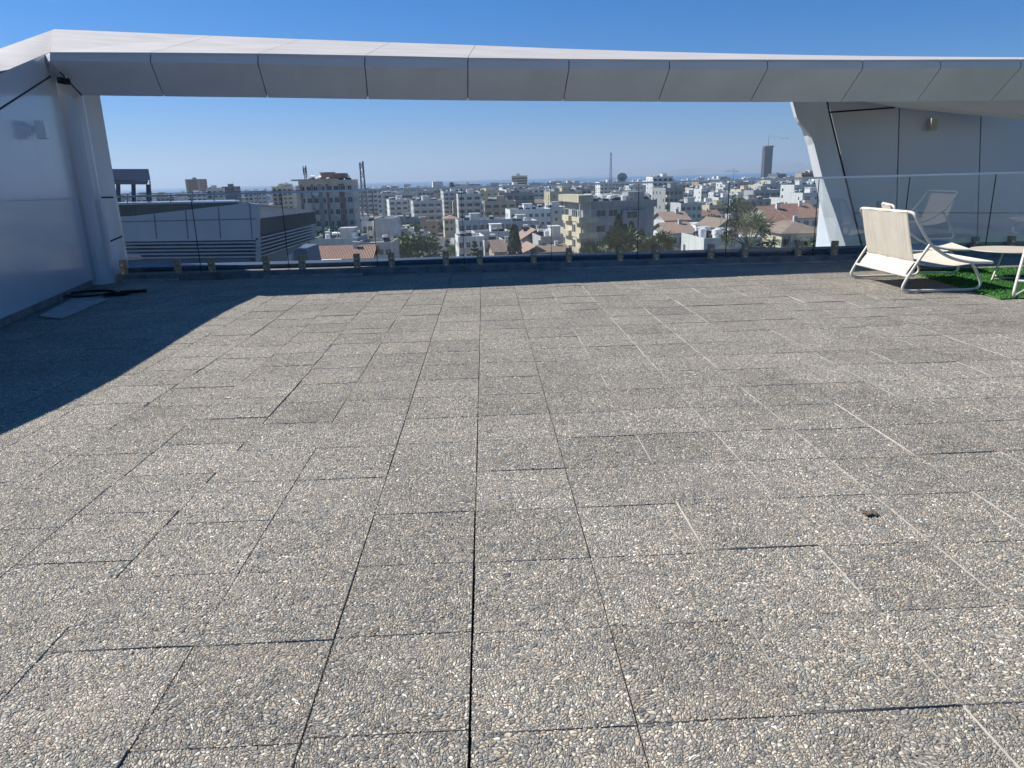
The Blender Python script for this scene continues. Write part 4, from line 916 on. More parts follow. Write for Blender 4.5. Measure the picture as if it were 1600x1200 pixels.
block('pink-topped block on the right skyline', 1092, 1104, 284, 800, 20, wall=TAN, cols=4, heaters=0, seed=76, detail=False)
block('white stair-tower building with narrow fin in the right middle', 1096, 1106, 297, 460, 12, wall=WHITE, cols=3, heaters=0, seed=77, detail=False)

# unfinished tower with crane
Yt = 2300; a = P(1196, 228, Yt); b = P(1209, 228, Yt); zb_ = gz(Yt); t = empty('tower_under_construction', (a.x, Yt, zb_), R(8)); tag(t, 'very tall dark unfinished tower on the right skyline', 'tower'); Wt = (b.x-a.x); Ht = a.z-zb_
mb = MB(); mb.box(0, Wt, 0, 18, 0, Ht-4); mb.box(-1.5, Wt*.2, -1, 10, Ht-12, Ht-2); mb.build('concrete_frame', mat('tower_concrete', (.05, .055, .07), .8, noise=.15, nscale=.1), t)
for k in range(6):
    xx = Wt*(k+.5)/6; MB().box(xx-.7, xx+.7, -.7, -.01, 0, Ht-3).build('fin', MATS['tower_concrete'], t)
nfl = int(Ht/4)
mb = MB()
for k in range(nfl): mb.box(-.4, Wt+.4, -.45, -.02, k*4, k*4+.7)
mb.build('floor_slabs', mat('slab_edge', (.08, .085, .10), .8, noise=.1), t)
MB().box(-1.0, Wt+1.4, -1.6, 14, Ht-3.9, Ht+.5).build('top_screen', mat('brown_screen', (.16, .12, .12), .8, noise=.1), t)
def crane(label, px, ytop, ybot, Y, jib, cj, rz=0):
    a = P(px, ybot, Y); b = P(px, ytop, Y); t = empty('tower_crane', a, rz); tag(t, label, 'crane'); h = b.z-a.z; w2 = Y/1150*.55
    mb = MB(); mb.box(-w2/2, w2/2, -w2/2, w2/2, 0, h*.78); mb.build('tower', CRANE, t)
    mb = MB(); mb.box(-jib, cj, -w2*.3, w2*.3, h*.76, h*.76+w2*.7); mb.build('jib', CRANE, t)
    MB().box(cj-w2*2.2, cj, -w2*.7, w2*.7, h*.76-w2*1.8, h*.76-.01).build('counterweight', DKG, t)
    mb = MB(); mb.tube([(-jib*.7, 0, h*.76+w2*.7), (0, 0, h), (cj*.8, 0, h*.76+w2*.7)], w2*.16, 4, 0, False); mb.tube([(0, 0, h*.78), (0, 0, h)], w2*.4, 4); mb.build('tie_bars', CRANE, t)
    return t
crane('tall thin tower crane on top of the unfinished tower', 1200, 212, 232, 2290, -34, 58, R(0))
crane('tower crane standing on the skyline left of the unfinished tower', 1146, 264, 280, 1300, 16, 7, R(0))

# ------------------------------------------------------------------ blue-grey neighbour building at left
def neighbour():
    Yc = 31.0; root = empty('louvred_building', P(403, 405, Yc)); o = root.location.copy(); tag(root, 'low blue grey clad building with white louvres and bronze glazing behind the left glass', 'building')
    cx = root.location.x
    L = lambda px, py: P(px, py, Yc)-o
    def Rr(px, py):      # right face: receding plane through the corner
        n = Vector((.9965, .084, 0)).normalized(); return on_plane(px, py, P(403, 405, Yc), n)-o
    # left face
    mb = MB(); mb.prism([L(150, 344), L(388, 317), L(403, 319), L(403, 375), L(150, 378)], Vector((0, .3, 0))); fix_normals(mb.build('fascia', BLUEB, root))
    mb = MB(); mb.prism([L(150, 380), L(403, 375), L(403, 440), L(150, 440)], Vector((0, -.0, 0))+Vector((0, .02, 0))); 
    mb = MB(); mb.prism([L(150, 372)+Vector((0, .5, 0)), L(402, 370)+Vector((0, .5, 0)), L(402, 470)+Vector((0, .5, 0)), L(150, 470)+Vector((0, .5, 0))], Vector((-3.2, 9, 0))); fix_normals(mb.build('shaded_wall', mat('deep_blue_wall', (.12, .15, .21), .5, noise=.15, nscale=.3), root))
    for i in range(5):
        y0 = 378+i*5.6; mb = MB(); mb.prism([L(150, y0+2.2), L(399, y0-.6), L(399, y0+1.8), L(150, y0+4.6)], Vector((0, .18, 0))); fix_normals(mb.build('louvre', LOUV, root))
    mb = MB(); mb.prism([L(399.5, 372), L(403.5, 372), L(403.5, 408), L(399.5, 408)], Vector((0, .35, 0))); fix_normals(mb.build('corner_post', LOUV, root))
    for x_ in (241, 290, 341, 390):
        yt_ = 344-(x_-150)*.1134; seam_mb = MB(); seam(seam_mb, L(x_, yt_+1), L(x_+4, 373), (0, -1, 0), .05, .01); seam_mb.build('panel_joint', mat('blue_joint', (.10, .13, .18), .6, noise=.1), root)
    m2 = MB(); seam(m2, L(150, 347.5), L(400, 342), (0, -1, 0), .04, .01); m2.build('panel_joint', MATS['blue_joint'], root)
    # right face
    mb = MB(); th_ = Vector((-.3, 0, 0)); mb.prism([Rr(403.5, 319), Rr(492, 329), Rr(492, 331), Rr(403.5, 342)], th_); fix_normals(mb.build('fascia', BLUEB, root))
    mb = MB(); mb.prism([Rr(400, 342), Rr(492, 330), Rr(494, 348), Rr(405, 368)], Vector((-.2, 0, 0))); fix_normals(mb.build('glazing', BRGL, root))
    mb = MB(); mb.prism([Rr(400, 342), Rr(403, 342), Rr(406, 370), Rr(403, 370)], Vector((-.25, -.03, 0))); fix_normals(mb.build('corner_post', LOUV, root))
    for i in range(6):
        a0 = 371+i*5.9; b0 = 350+i*4.3; mb = MB(); mb.prism([Rr(404, a0), Rr(494+i*.3, b0), Rr(494+i*.3, b0+1.9), Rr(404, a0+2.6)], Vector((-.2, 0, 0))); fix_normals(mb.build('louvre', LOUV, root))
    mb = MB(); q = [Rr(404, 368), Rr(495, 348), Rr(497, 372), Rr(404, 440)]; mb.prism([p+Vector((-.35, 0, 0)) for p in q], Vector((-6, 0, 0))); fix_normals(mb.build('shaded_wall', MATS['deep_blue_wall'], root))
    # sloping roof
    A = L(150, 344); B = L(388, 317); B2 = L(403, 319); E_ = Rr(492, 329)
    mb = MB(); mb.add([A, B, B2, E_, E_+Vector((-9, 1.0, .0)), A+Vector((2, 13, .1))], [(0, 1, 5), (1, 2, 3, 4), (1, 4, 5)]); mb.build('roof', mat('blue_roof_sheet', (.24, .29, .36), .45, noise=.1, nscale=.4), root)
    return root
neighbour()
# roof terrace storey with dark clerestory behind it, and the canopy frame
Yb = 44; t = empty('glazed_roof_storey', P(188, 338, Yb)); o = t.location.copy(); tag(t, 'dark glazed upper storey with pale roof edge behind the blue grey building', 'building')
q = lambda px, py, Y=Yb: P(px, py, Y)-o
mb = MB(); mb.prism([q(120, 322), q(372, 315.5), q(372, 330), q(120, 342)], Vector((-1.3, 3, 0))); fix_normals(mb.build('clerestory', mat('dark_green_glazing', (.03, .05, .05), .2, noise=.3, nscale=.5), t))
mb = MB(); mb.prism([q(120, 318.5, Yb-.4), q(376, 313.8, Yb-.4), q(376, 315.8, Yb-.4), q(120, 322, Yb-.4)], Vector((-1.5, 3.5, 0))); fix_normals(mb.build('roof_edge', BLUEB, t))
mb = MB(); mb.prism([q(120, 304.5), q(470, 297), q(470, 298), q(120, 305.5)], Vector((0, .1, 0))); fix_normals(mb.build('handrail', STEEL, t))
for x_ in range(130, 470, 34): mb = MB(); yy = 304.5-(x_-120)*.0214; mb.prism([q(x_, yy), q(x_+.8, yy), q(x_+.8, yy+16), q(x_, yy+16)], Vector((0, .08, 0))); fix_normals(mb.build('rail_post', STEEL, t))
Yk = 47; t = empty('canopy_frame', P(205, 322, Yk)); o = t.location.copy(); tag(t, 'grey box canopy on dark posts beside the white pier', 'canopy')
mb = MB(); mb.prism([q(150, 264, Yk), q(232, 264, Yk), q(235, 281, Yk), q(150, 282, Yk)], Vector((-1.5, 3, 0))); fix_normals(mb.build('canopy_box', mat('slate_cladding', (.13, .145, .19), .6, noise=.1, nscale=.4), t))
mb = MB(); mb.prism([q(150, 282.4, Yk), q(232, 281.8, Yk), q(230, 288, Yk), q(150, 288, Yk)], Vector((-1.3, 2.4, 0))); fix_normals(mb.build('beam', DKG, t))
for x_ in (181, 205, 228):
    mb = MB(); mb.prism([q(x_, 288.2, Yk), q(x_+4.5, 288.2, Yk), q(x_+5.5, 324, Yk), q(x_+1, 324, Yk)], Vector((0, .2, 0))); fix_normals(mb.build('post', mat('navy_post', (.03, .04, .08), .5, noise=.1), t))
mb = MB(); mb.prism([q(233, 282, Yk), q(234, 282, Yk), q(237, 324, Yk), q(236, 324, Yk)], Vector((0, .1, 0))); fix_normals(mb.build('downpipe', STEEL, t))
t = empty('low_annexe', P(440, 400, 60)); o = t.location.copy(); tag(t, 'dark blue annexe wall with white pillars below the louvred building', 'annexe')
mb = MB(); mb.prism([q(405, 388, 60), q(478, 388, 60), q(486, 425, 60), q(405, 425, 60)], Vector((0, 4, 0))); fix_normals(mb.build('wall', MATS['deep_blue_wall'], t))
for x0, x1, y0, y1 in ((448, 456, 392, 418), (424, 431, 386, 400)):
    mb = MB(); mb.prism([q(x0, y0, 59), q(x1, y0, 59), q(x1, y1, 59), q(x0, y1, 59)], Vector((0, .5, 0))); fix_normals(mb.build('pillar', BLUEB, t))
mb = MB(); mb.prism([q(456, 383, 60), q(482, 380, 60), q(482, 381, 60), q(456, 384, 60)], Vector((0, .1, 0))); mb.prism([q(457, 384, 60), q(458, 384, 60), q(458, 392, 60), q(457, 392, 60)], Vector((0, .1, 0))); mb.prism([q(469, 382, 60), q(470, 382, 60), q(470, 392, 60), q(469, 392, 60)], Vector((0, .1, 0))); fix_normals(mb.build('white_frame', WHITE, t))
block('small pinkish house seen below the louvres of the blue grey building', 215, 262, 408, 62, 6, wall=mat('pink_render', (.34, .20, .17), .9, noise=.15, nscale=.6), cols=3, heaters=0, seed=81, name='flat_roof_house', cat='house', head=False, zb=-25)
block('pale pink house peeping out right of the louvred building corner', 400, 418, 404, 75, 6, wall=mat('salmon_render', (.48, .30, .25), .9, noise=.15, nscale=.6), cols=2, heaters=0, seed=82, name='flat_roof_house', cat='house', head=False)

# ------------------------------------------------------------------ vegetation
def leaf_cloud(mb, c, rad, n, s, rnd, flat=1.0):
    for _ in range(n):
        d = Vector((rnd.gauss(0, 1), rnd.gauss(0, 1), rnd.gauss(0, 1))).normalized()*rnd.random()**.35
        p = Vector((c[0]+d.x*rad, c[1]+d.y*rad, c[2]+d.z*rad*flat)); q_ = rnd.uniform(.6, 1.3)*s
        u_ = Vector((rnd.gauss(0, 1), rnd.gauss(0, 1), rnd.gauss(0, 1))).normalized(); v_ = u_.cross(Vector((rnd.gauss(0, 1), rnd.gauss(0, 1), rnd.gauss(0, 1)))).normalized()
        mb.add([p-u_*q_*.5, p+v_*q_*.35, p+u_*q_*.5, p-v_*q_*.35], [(0, 1, 2, 3)])
def tree_proto(seed, Hh, Wd, m_, n=3200, s=.42, trunk=.28, flat=.8):
    rnd = random.Random(seed); t = empty('broadleaf_tree'); tr = MB(); th_ = Hh*.35
    tr.tube([(0, 0, 0), (.05, .03, th_*.5), (0, .1, th_)], [trunk, trunk*.8, trunk*.6], 8); mb = MB(); lobes = []
    for k in range(13):
        a = k*2.4+rnd.random(); rr_ = Wd*.5*rnd.uniform(.15, .72); z = Hh*rnd.uniform(.42, .84); rad = Wd*rnd.uniform(.14, .25)
        p = (math.cos(a)*rr_, math.sin(a)*rr_, z*(1-.12*(rr_/(Wd*.5)))); tr.tube([(0, .1, th_*.85), (p[0]*.5, p[1]*.5, (th_+p[2])*.5), p], [trunk*.45, trunk*.25, trunk*.08], 5); lobes.append((p, rad))
    lobes.append(((0, 0, Hh*.78), Wd*.24)); tot = sum(r_**2 for _, r_ in lobes)
    for p, rad in lobes: leaf_cloud(mb, p, rad, int(n*rad**2/tot), s, rnd, flat)
    tr.build('trunk', BARK, t); mb.build('crown', m_, t); return t
def cypress_proto(seed, Hh, Wd):
    rnd = random.Random(seed); t = empty('cypress_tree'); MB().tube([(0, 0, 0), (0, 0, Hh*.9)], [.2, .04], 6).build('trunk', BARK, t); mb = MB()
    for _ in range(2600):
        f = rnd.random(); rr_ = Wd/2*(math.sin(math.pi*min(1, f*.86+.1))**.7)*rnd.uniform(.5, 1.05); a = rnd.random()*6.28; p = Vector((math.cos(a)*rr_, math.sin(a)*rr_, Hh*(.06+.94*f))); s = rnd.uniform(.2, .4)
        u_ = Vector((rnd.gauss(0, .3), rnd.gauss(0, .3), 1)).normalized(); v_ = u_.cross(Vector((rnd.gauss(0, 1), rnd.gauss(0, 1), 0)).normalized()); mb.add([p-u_*s*.7, p+v_*s*.3, p+u_*s*.9, p-v_*s*.3], [(0, 1, 2, 3)])
    mb.build('crown', LDARK, t); return t
def pine_proto(seed, Hh, Wd):
    rnd = random.Random(seed); t = empty('norfolk_pine'); MB().tube([(0, 0, 0), (0, 0, Hh)], [.22, .03], 6).build('trunk', BARK, t); mb = MB()
    for L_ in range(17):
        f = L_/17; z = Hh*(.10+.88*f); rr_ = Wd/2*(1-f)**.8*rnd.uniform(.8, 1.1)+.15
        for k in range(8):
            a = k*.785+L_*.4+rnd.uniform(-.2, .2); r2 = rr_*rnd.uniform(.75, 1.1)
            for i in range(14):
                g = (i+.5)/14; p = Vector((math.cos(a)*r2*g, math.sin(a)*r2*g, z+r2*g*g*.22-.1)); s = .34
                for _ in range(2):
                    u_ = Vector((math.cos(a)+rnd.gauss(0, .6), math.sin(a)+rnd.gauss(0, .6), rnd.gauss(.2, .3))).normalized(); v_ = u_.cross(Vector((rnd.gauss(0, 1), rnd.gauss(0, 1), rnd.gauss(0, 1)))).normalized(); mb.add([p-u_*s, p+v_*s*.35, p+u_*s, p-v_*s*.35], [(0, 1, 2, 3)])
    mb.build('crown', LDARK, t); return t
def palm_proto(seed, Hh, cr=2.9, nf=58):
    rnd = random.Random(seed); t = empty('fan_palm'); MB().tube(smooth_path([(0, 0, 0), (.15, .05, Hh*.5), (.05, 0, Hh)], 5), .26, 8).build('trunk', BARK, t)
    gm_, dm_ = MB(), MB()
    for k in range(nf):
        el = rnd.uniform(-75, 80); dead = el < -38; a = rnd.random()*6.283; e = R(el); L_ = cr*rnd.uniform(.5, .75)
        d = Vector((math.cos(a)*math.cos(e), math.sin(a)*math.cos(e), math.sin(e))); base = Vector((.05, 0, Hh)); tip = base+d*L_+Vector((0, 0, -.12*L_)); mb = dm_ if dead else gm_
        mb.tube([base, (base+tip)/2+Vector((0, 0, .08)), tip], .03, 4, 0, False, False)
        sd = d.cross(Vector((0, 0, 1))).normalized(); upv = sd.cross(d)
        for i in range(15):
            b_ = R(-105+15*i); dr = (d*math.cos(b_)+sd*math.sin(b_)+upv*rnd.uniform(-.12, .12)).normalized(); l = cr*.42*rnd.uniform(.8, 1.1); droop = Vector((0, 0, -.30*l if not dead else -.5*l)); pw = dr.cross(upv).normalized()*.055
            m_ = tip+dr*l*.55+droop*.25; mb.add([tip, m_-pw, tip+dr*l+droop, m_+pw], [(0, 1, 2, 3)])
    gm_.build('crown', LPALM, t); dm_.build('dry_skirt', LDEAD, t); return t
protos = {'t1': tree_proto(1, 9, 10, LGREEN, 4200, .5), 't2': tree_proto(2, 8, 7.5, LDARK, 3000, .42), 't3': tree_proto(3, 7.5, 6.5, LOLIVE, 1800, .36), 'cy': cypress_proto(4, 11, 2.2), 'np': pine_proto(5, 11, 6.0), 'pa': palm_proto(6, 8)}
used_p = set(); TREES = []
def plant(key, loc, sc_, rz, label, cat='tree', group=None):
    p = protos[key]
    if key in used_p: o = copy_tree(p)
    else: o = p; used_p.add(key)
    o.location = loc; o.rotation_euler.z = rz; o.scale = sc_ if isinstance(sc_, tuple) else (sc_,)*3; tag(o, label, cat, group); TREES.append((loc[0], loc[1])); FOOT.append((loc[0], loc[1], 3)); return o
def pt(px, ytop, Y, Hp, key, rz, label, cat='tree', wmul=1, group=None):
    a = P(px, ytop, Y); g_ = gz(Y); s = (a.z-g_)/Hp; return plant(key, (a.x, Y, g_), (s*wmul, s*wmul, s), rz, label, cat, group)
pt(643, 361, 190, 9.0, 't1', .4, 'big round dark green tree left of the street', wmul=1.12)
pt(523, 344, 190, 8.4, 't2', 1, 'dark bushy tree below the striped apartment block', wmul=1.5)
pt(741, 370, 150, 11, 'np', 0, 'tiered Norfolk pine in front of the white columned house', wmul=.62)
pt(722, 398, 140, 11, 'np', 1, 'small young conifer low beside the Norfolk pine', wmul=.7)
pt(803, 352, 150, 11, 'cy', 0, 'tall dark cypress left of the pale terracotta gable', 'cypress', wmul=1.0)
pt(697, 385, 212, 8.4, 't3', 2, 'light green tree beside the street on its right', wmul=.9)
pt(796, 350, 240, 8.4, 't2', 3, 'dark tree between the balcony block and the white modern block', wmul=.8)
for i, (px, yt, Y) in enumerate(((966, 336, 138), (976, 352, 138), (953, 362, 136), (1003, 358, 138), (987, 348, 139))):
    pt(px, yt, Y, 11, 'cy', i, ['tallest cypress before the grey wall of the cream and grey block', 'second cypress, right of the tallest before the grey wall', 'short cypress left of the tallest before the grey wall', 'rightmost cypress beside the palms before the grey wall', 'slim cypress in the middle of the palms'][i], 'cypress', wmul=.75)
pt(926, 388, 98, 9.6, 'pa', 0, 'spiky low palm at the left foot of the cream and grey block', 'palm', wmul=.62)
pt(975, 366, 100, 9.6, 'pa', 2, 'large fan palm with dry fronds before the cream and grey block', 'palm', wmul=.78)
pt(957, 374, 104, 9.6, 'pa', 4, 'smaller fan palm tucked left of the large one', 'palm', wmul=.6)
pt(1030, 372, 100, 9.6, 'pa', 3, 'fan palm between the cream and grey block and the two-roofed house', 'palm', wmul=.7)
pt(1172, 345, 92, 9.6, 'pa', 5, 'biggest fan palm with brown skirt in front of the white flat block', 'palm', wmul=.72)
pt(1016, 380, 96, 9.6, 'pa', 1, 'small fan palm left of the two-roofed white house', 'palm', wmul=.45)
pt(1267, 332, 85, 8.2, 't3', 1, 'sparse olive tree in front of the cream villa', wmul=.65)
pt(1283, 354, 95, 8.4, 't2', 2, 'dark dense tree at the left edge of the clad pier', wmul=1.0)
pt(1197, 362, 118, 8.4, 't2', 4, 'dark tree right behind the biggest fan palm', wmul=.8)
pt(1154, 300, 330, 8.4, 't2', 2, 'tall dark tree in the right middle distance behind the palm', wmul=.9)
pt(1152, 322, 270, 8.2, 't3', 5, 'pale brown-green tree above the small cottage', wmul=1.1)
pt(1235, 314, 300, 8.4, 't2', 5, 'broad dark tree behind the terracotta roofs on the right', wmul=1.4)
pt(1112, 330, 230, 9.4, 't1', 5, 'bright green tree left of the small cottage', wmul=.8)
pt(1288, 364, 90, 9.4, 't1', 2.5, 'green shrubby tree low against the clad pier', wmul=.9)
# clipped hedge right of the street and lawn left of it
rnd = random.Random(4)
c = G(706, 402, -24.9); mb = MB()
for i in range(9): leaf_cloud(mb, (c.x+rnd.uniform(-3, 3), c.y+rnd.uniform(-2, 8), -25+rnd.uniform(1, 3)), 1.6, 420, .35, rnd)
tag(mb.build('hedge', LHEDGE), 'bright green hedge on the right of the street bend', 'hedge')
c = P(638, 407, 130); t = MB(); t.box(c.x-1.6, c.x+1.6, 128, 131, -26, c.z-.1); 
for i in range(5): leaf_cloud(t, (c.x-1.4+i*.7, 129.5, c.z-.2), .7, 160, .22, rnd)
tag(t.build('hedge', LHEDGE), 'bright lime hedge top below the big round tree', 'hedge')

# cars in the street
def car(label, y, off, mcol, first=[None]):
    x = roadx(y)
    t = empty('parked_car', (x+off, y, -24.95), math.atan2(-rd.x, rd.y)); tag(t, label, 'car', 'cars parked along the street')
    b_ = MB(); sec = [(-2.1, .45, .75), (-2.0, .3, .95), (-1.2, .3, 1.0), (1.0, .3, 1.02), (1.9, .3, .85), (2.1, .45, .7)]; vs = []
    for yy, z0, z1 in sec: vs += [(-.85, yy, z0), (.85, yy, z0), (.85, yy, z1*.85), (.8, yy, z1), (-.8, yy, z1), (-.85, yy, z1*.85)]
    fs = [(k*6+i, k*6+(i+1) % 6, k*6+6+(i+1) % 6, k*6+6+i) for k in range(5) for i in range(6)]+[tuple(range(6))[::-1], tuple(range(30, 36))]; b_.add(vs, fs); fix_normals(b_.build('body', mcol, t))
    g_ = MB(); vs = [(-.78, -1.75, .97), (.78, -1.75, .97), (.78, .95, 1.0), (-.78, .95, 1.0), (-.6, -1.2, 1.45), (.6, -1.2, 1.45), (.6, .2, 1.47), (-.6, .2, 1.47)]; g_.add(vs, [(0, 1, 5, 4), (1, 2, 6, 5), (2, 3, 7, 6), (3, 0, 4, 7), (4, 5, 6, 7)]); g_.build('windows', WIN, t)
    MB().box(-.6, .6, -1.2, .2, 1.46, 1.49).build('car_roof', mcol, t)
    for sx in (-1, 1):
        for yy in (-1.3, 1.3): MB().tube([(sx*.72, yy, .31), (sx*.9, yy, .31)], .31, 12).build('wheel', DARK, t)
cm_ = {n: mat('car_'+n, c_, .3, noise=.03, coat=.6) for n, c_ in (('black', (.02, .02, .025)), ('silver', (.45, .46, .48)), ('white', (.7, .7, .7)), ('navy', (.03, .05, .10)))}
car('silver car in the middle of the street beside the hedge', s0_.y+26, .6, cm_['silver'])
car('dark car parked on the left at the street bend', s0_.y+52, -3, cm_['black'])
car('navy car parked right, behind the silver one', s0_.y+44, 3.0, cm_['navy'])
car('white car parked furthest up the street on the left', s0_.y+68, -3, cm_['white'])
car('black car parked furthest up the street on the right', s0_.y+62, 3.0, cm_['black'])

# ------------------------------------------------------------------ the rest of the town
rnd = random.Random(77)
wallm = [('white', WHITE), ('white', WHITE), ('off-white', OFFW), ('off-white', OFFW), ('cream', CREAM), ('grey', GREYB), ('tan', TAN), ('white', WHITE)]
sectors = [(0, 250, 'the canopy frame'), (250, 470, 'the blue building roof'), (470, 600, 'the telecom mast'), (600, 680, 'the round tree'), (680, 760, 'the street'), (760, 880, 'the tall cypress'), (880, 1030, 'the satellite dish'), (1030, 1120, 'the two-roofed house'), (1120, 1200, 'the big palm'), (1200, 2000, 'the unfinished tower')]
numw = ['zero', 'one', 'two', 'three', 'four', 'five', 'six', 'seven', 'eight', 'nine', 'ten', 'eleven', 'twelve']
ordw = ['first', 'second', 'third', 'fourth', 'fifth', 'sixth', 'seventh', 'eighth', 'ninth', 'tenth', 'eleventh', 'twelfth', 'thirteenth', 'fourteenth', 'fifteenth', 'sixteenth', 'seventeenth', 'eighteenth', 'nineteenth', 'twentieth']
pend = []
def blocked(x, y, r_):
    for fx, fy, fr in FOOT:
        if (fx-x)**2+(fy-y)**2 < (fr+r_)**2: return True
    if 120 < y < 345 and abs(x-roadx(y)) < r_*.8+6: return True
    return False
Y = 172.0; fillers = []
while Y < 760:
    step = 23+Y*.012; x = -.44*Y*1.02
    xl = P(150 if Y > 60 else 400, 300, Y).x; xr = P(1330, 300, Y).x; x = xl+rnd.random()*8
    while x < xr:
        w_ = rnd.uniform(10, 17); d_ = rnd.uniform(9, 14); yy = Y+rnd.uniform(-5, 5)
        if not blocked(x+w_/2, yy+d_/2, w_*.55):
            fillers.append((x, yy, w_, d_))
        x += w_+rnd.uniform(4, 9)+Y*.006
    Y += step
for (x, y, w_, d_) in fillers:
    cn, wm = rnd.choice(wallm); pxc, pyc = J((x+w_/2, y, -15))
    if pxc < 600: lo = (1, 2, 2, 3)
    else: lo = (2, 2, 2, 3, 3) if y < 300 else (2, 3, 3, 4, 4, 5, 6)
    nst = rnd.choice(lo)
    if y > 450 and rnd.random() < .16: nst = rnd.choice((6, 7, 8))
    ty = 'flat'
    if nst <= 3 and rnd.random() < .3: ty = rnd.choice(('gable', 'hip'))
    rm = rnd.choice((REDT, PNKT, BRNT)); rot = rnd.gauss(.17, .09); far = y > 330
    bl = ()
    nc = max(2, int(w_/3.3))
    if rnd.random() < .78 and nst > 1 and ty == 'flat': bl = ((0, nc),) if rnd.random() < .65 else ((0, max(1, nc//2)),)
    kind = ('terracotta-roofed' if rm in (REDT, PNKT) else 'brown-roofed') if ty != 'flat' else ('balconied' if bl else 'flat-roofed')
    sx = [s for s in sectors if s[0] <= pxc < s[1]]; sx = sx[0][2] if sx else 'the clad pier'
    band = 'nearer rows' if y < 280 else ('middle rows' if y < 480 else 'far rows')
    H_ = nst*3.05+.4
    o = building('town_house' if nst < 4 else 'apartment_block', None, 'house' if nst < 4 else 'apartment block', (x, y), w_, d_, gz(y)+H_, gz(y), rot, wall=wm, sty=ty, roofm=rm, balc=bl, heaters=rnd.choice((2, 3, 4, 6)) if y < 520 else 2, tanks=rnd.choice((0, 1, 2, 3)) if y < 520 else 1,
                 seed=rnd.randrange(9999), detail=(y < 230), maxrows=4 if y < 400 else 8, pitch=.4, winw=rnd.choice((.8, 1.1, 1.3, 1.7, 2.2)), winh=rnd.choice((1.0, 1.25, 1.5)), storey=rnd.choice((2.95, 3.05, 3.2)), railing=rnd.random() < .4, group='houses and blocks filling the town')
    pend.append((f"{cn} {numw[nst]}-storey {kind} {'house' if nst < 4 else 'block'}", band, sx, pxc, y, o))
groups_ = {}
for p in pend: groups_.setdefault((p[0], p[1], p[2]), []).append(p)
for k, lst in groups_.items():
    lst.sort(key=lambda q_: q_[3]); n = len(lst)
    for i, q_ in enumerate(lst):
        od = '' if n == 1 else f', {ordw[min(i, 19)]} from left' if n > 1 else ''
        q_[5]['label'] = f"{k[0]} in the {k[1]} by {k[2]}{od}"
# trees between the houses
tp = []; tries = 0
while len(tp) < 280 and tries < 9000:
    tries += 1; y = 175+rnd.random()**.8*520; x = P(rnd.uniform(180, 1320), 300, y).x
    if 120 < y < 330 and abs(x-roadx(y)) < 7.5: continue
    ok = True
    for (bx, by, bw, bd) in fillers:
        if bx-1.5 < x < bx+bw+1.5 and by-1.5 < y < by+bd+1.5: ok = False; break
    if ok:
        for fx, fy, fr in FOOT[:70]:
            if (fx-x)**2+(fy-y)**2 < (fr*.8)**2: ok = False; break
    if not ok: continue
    key = rnd.choice(('t1', 't2', 't2', 't3', 't2', 'cy')); s = rnd.uniform(.6, 1.15)
    tp.append((key, x, y, s, rnd.random()*6))
tg = {}
for (key, x, y, s, rz) in tp:
    o = plant(key, (x, y, gz(y)), s, rz, None, 'cypress' if key == 'cy' else 'tree', 'trees between the town houses'); pxc = J((x, y, gz(y)+5))[0]
    sx = [q_ for q_ in sectors if q_[0] <= pxc < q_[1]]; sx = sx[0][2] if sx else 'the clad pier'
    nm = {'t1': 'mid green tree', 't2': 'dark green tree', 't3': 'olive green tree', 'cy': 'cypress'}[key]
    tg.setdefault((('small ' if s < .85 else 'large ')+nm, 'nearer rows' if y < 280 else ('middle rows' if y < 480 else 'far rows'), sx), []).append((pxc, o))
for k, lst in tg.items():
    lst.sort(key=lambda q_: q_[0])
    for i, (_, o) in enumerate(lst): o['label'] = f"{k[0]} in the {k[1]} by {k[2]}" + (f", {ordw[min(i, 19)]} from left" if len(lst) > 1 else '')
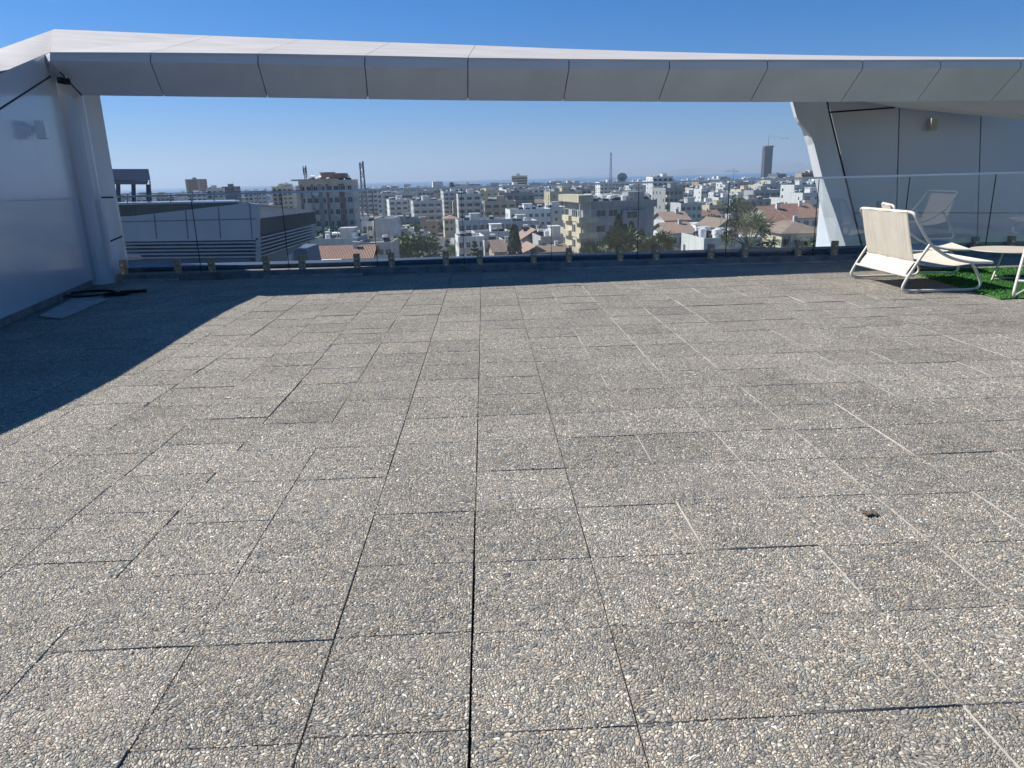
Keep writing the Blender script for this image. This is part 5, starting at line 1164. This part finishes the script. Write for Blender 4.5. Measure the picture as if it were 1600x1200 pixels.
# far town beyond the individual houses
rnd = random.Random(31); mb = MB(); tb = MB(); Y = 770.0
while Y < 4100:
    stp = 26+Y*.02; xl = P(140, 300, Y).x; xr = P(1330, 300, Y).x; x = xl
    while x < xr:
        w_ = rnd.uniform(12, 26); d_ = rnd.uniform(10, 16); y = Y+rnd.uniform(-9, 9); g_ = gz(y)-1
        if rnd.random() < .18:
            s = rnd.uniform(5, 9)
            leaf_cloud(tb, (x+w_/2, y, g_+s*.55), s*.9, 46, 3.2, rnd, .6)
        else:
            h = rnd.choice((6, 7, 9, 9, 12, 12, 15, 18)) + (rnd.choice((6, 10, 14)) if rnd.random() < .10 else 0); mi = rnd.choice((0, 0, 0, 1, 1, 2, 3, 4))
            M = Matrix.Translation((x, y, g_)) @ Matrix.Rotation(rnd.gauss(.08, .15), 4, 'Z'); mb.box(0, w_, 0, d_, 0, h+1, mi, M)
            n = int(h/3)
            bx = rnd.uniform(.02, .4)*w_
            for k in range(n):
                mb.box(.8+(bx if k % 2 and rnd.random() < .3 else 0), w_-.8, -.12, .1, 1.2+k*3+.9, 1.2+k*3+2.4, 5, M)
                if rnd.random() < .4: mb.box(bx, w_*.9, -1.5, -.13, 1.2+k*3-.1, 1.2+k*3+.9, mi, M)
            if rnd.random() < .6: mb.box(w_*.3, w_*.3+4, 3, 7, h+1, h+3.6, mi, M)
            if rnd.random() < .35: mb.box(w_*.6, w_*.6+2.5, 2, 4, h+1, h+2.3, 0, M)
        x += w_+rnd.uniform(5, 16)+Y*.008
    Y += stp
tag(mb.build('distant_town', [WHITE, OFFW, CREAM, GREYB, TAN, mat('far_window_band', (.10, .11, .13), .5, noise=.2, nscale=.05)]), 'dense far part of the town merging towards the sea', 'town', kind='stuff')
tag(tb.build('distant_trees', LDARK), 'dark tree clumps scattered through the far town', 'trees', kind='stuff')

# ------------------------------------------------------------------ air
hz_m = bpy.data.materials.new('haze_air'); hz_m.use_nodes = True; t_ = hz_m.node_tree; t_.nodes.remove(t_.nodes['Principled BSDF'])
pv = t_.nodes.new('ShaderNodeVolumePrincipled'); pv.inputs['Color'].default_value = (.62, .79, 1, 1); pv.inputs['Density'].default_value = .0001; pv.inputs['Anisotropy'].default_value = .25
t_.links.new(pv.outputs[0], t_.nodes['Material Output'].inputs['Volume'])
mb = MB(); mb.box(-23000, 23000, -500, 17500, -62, 330); tag(mb.build('haze', hz_m), 'thin blue haze over the town and sea', 'haze', kind='stuff')
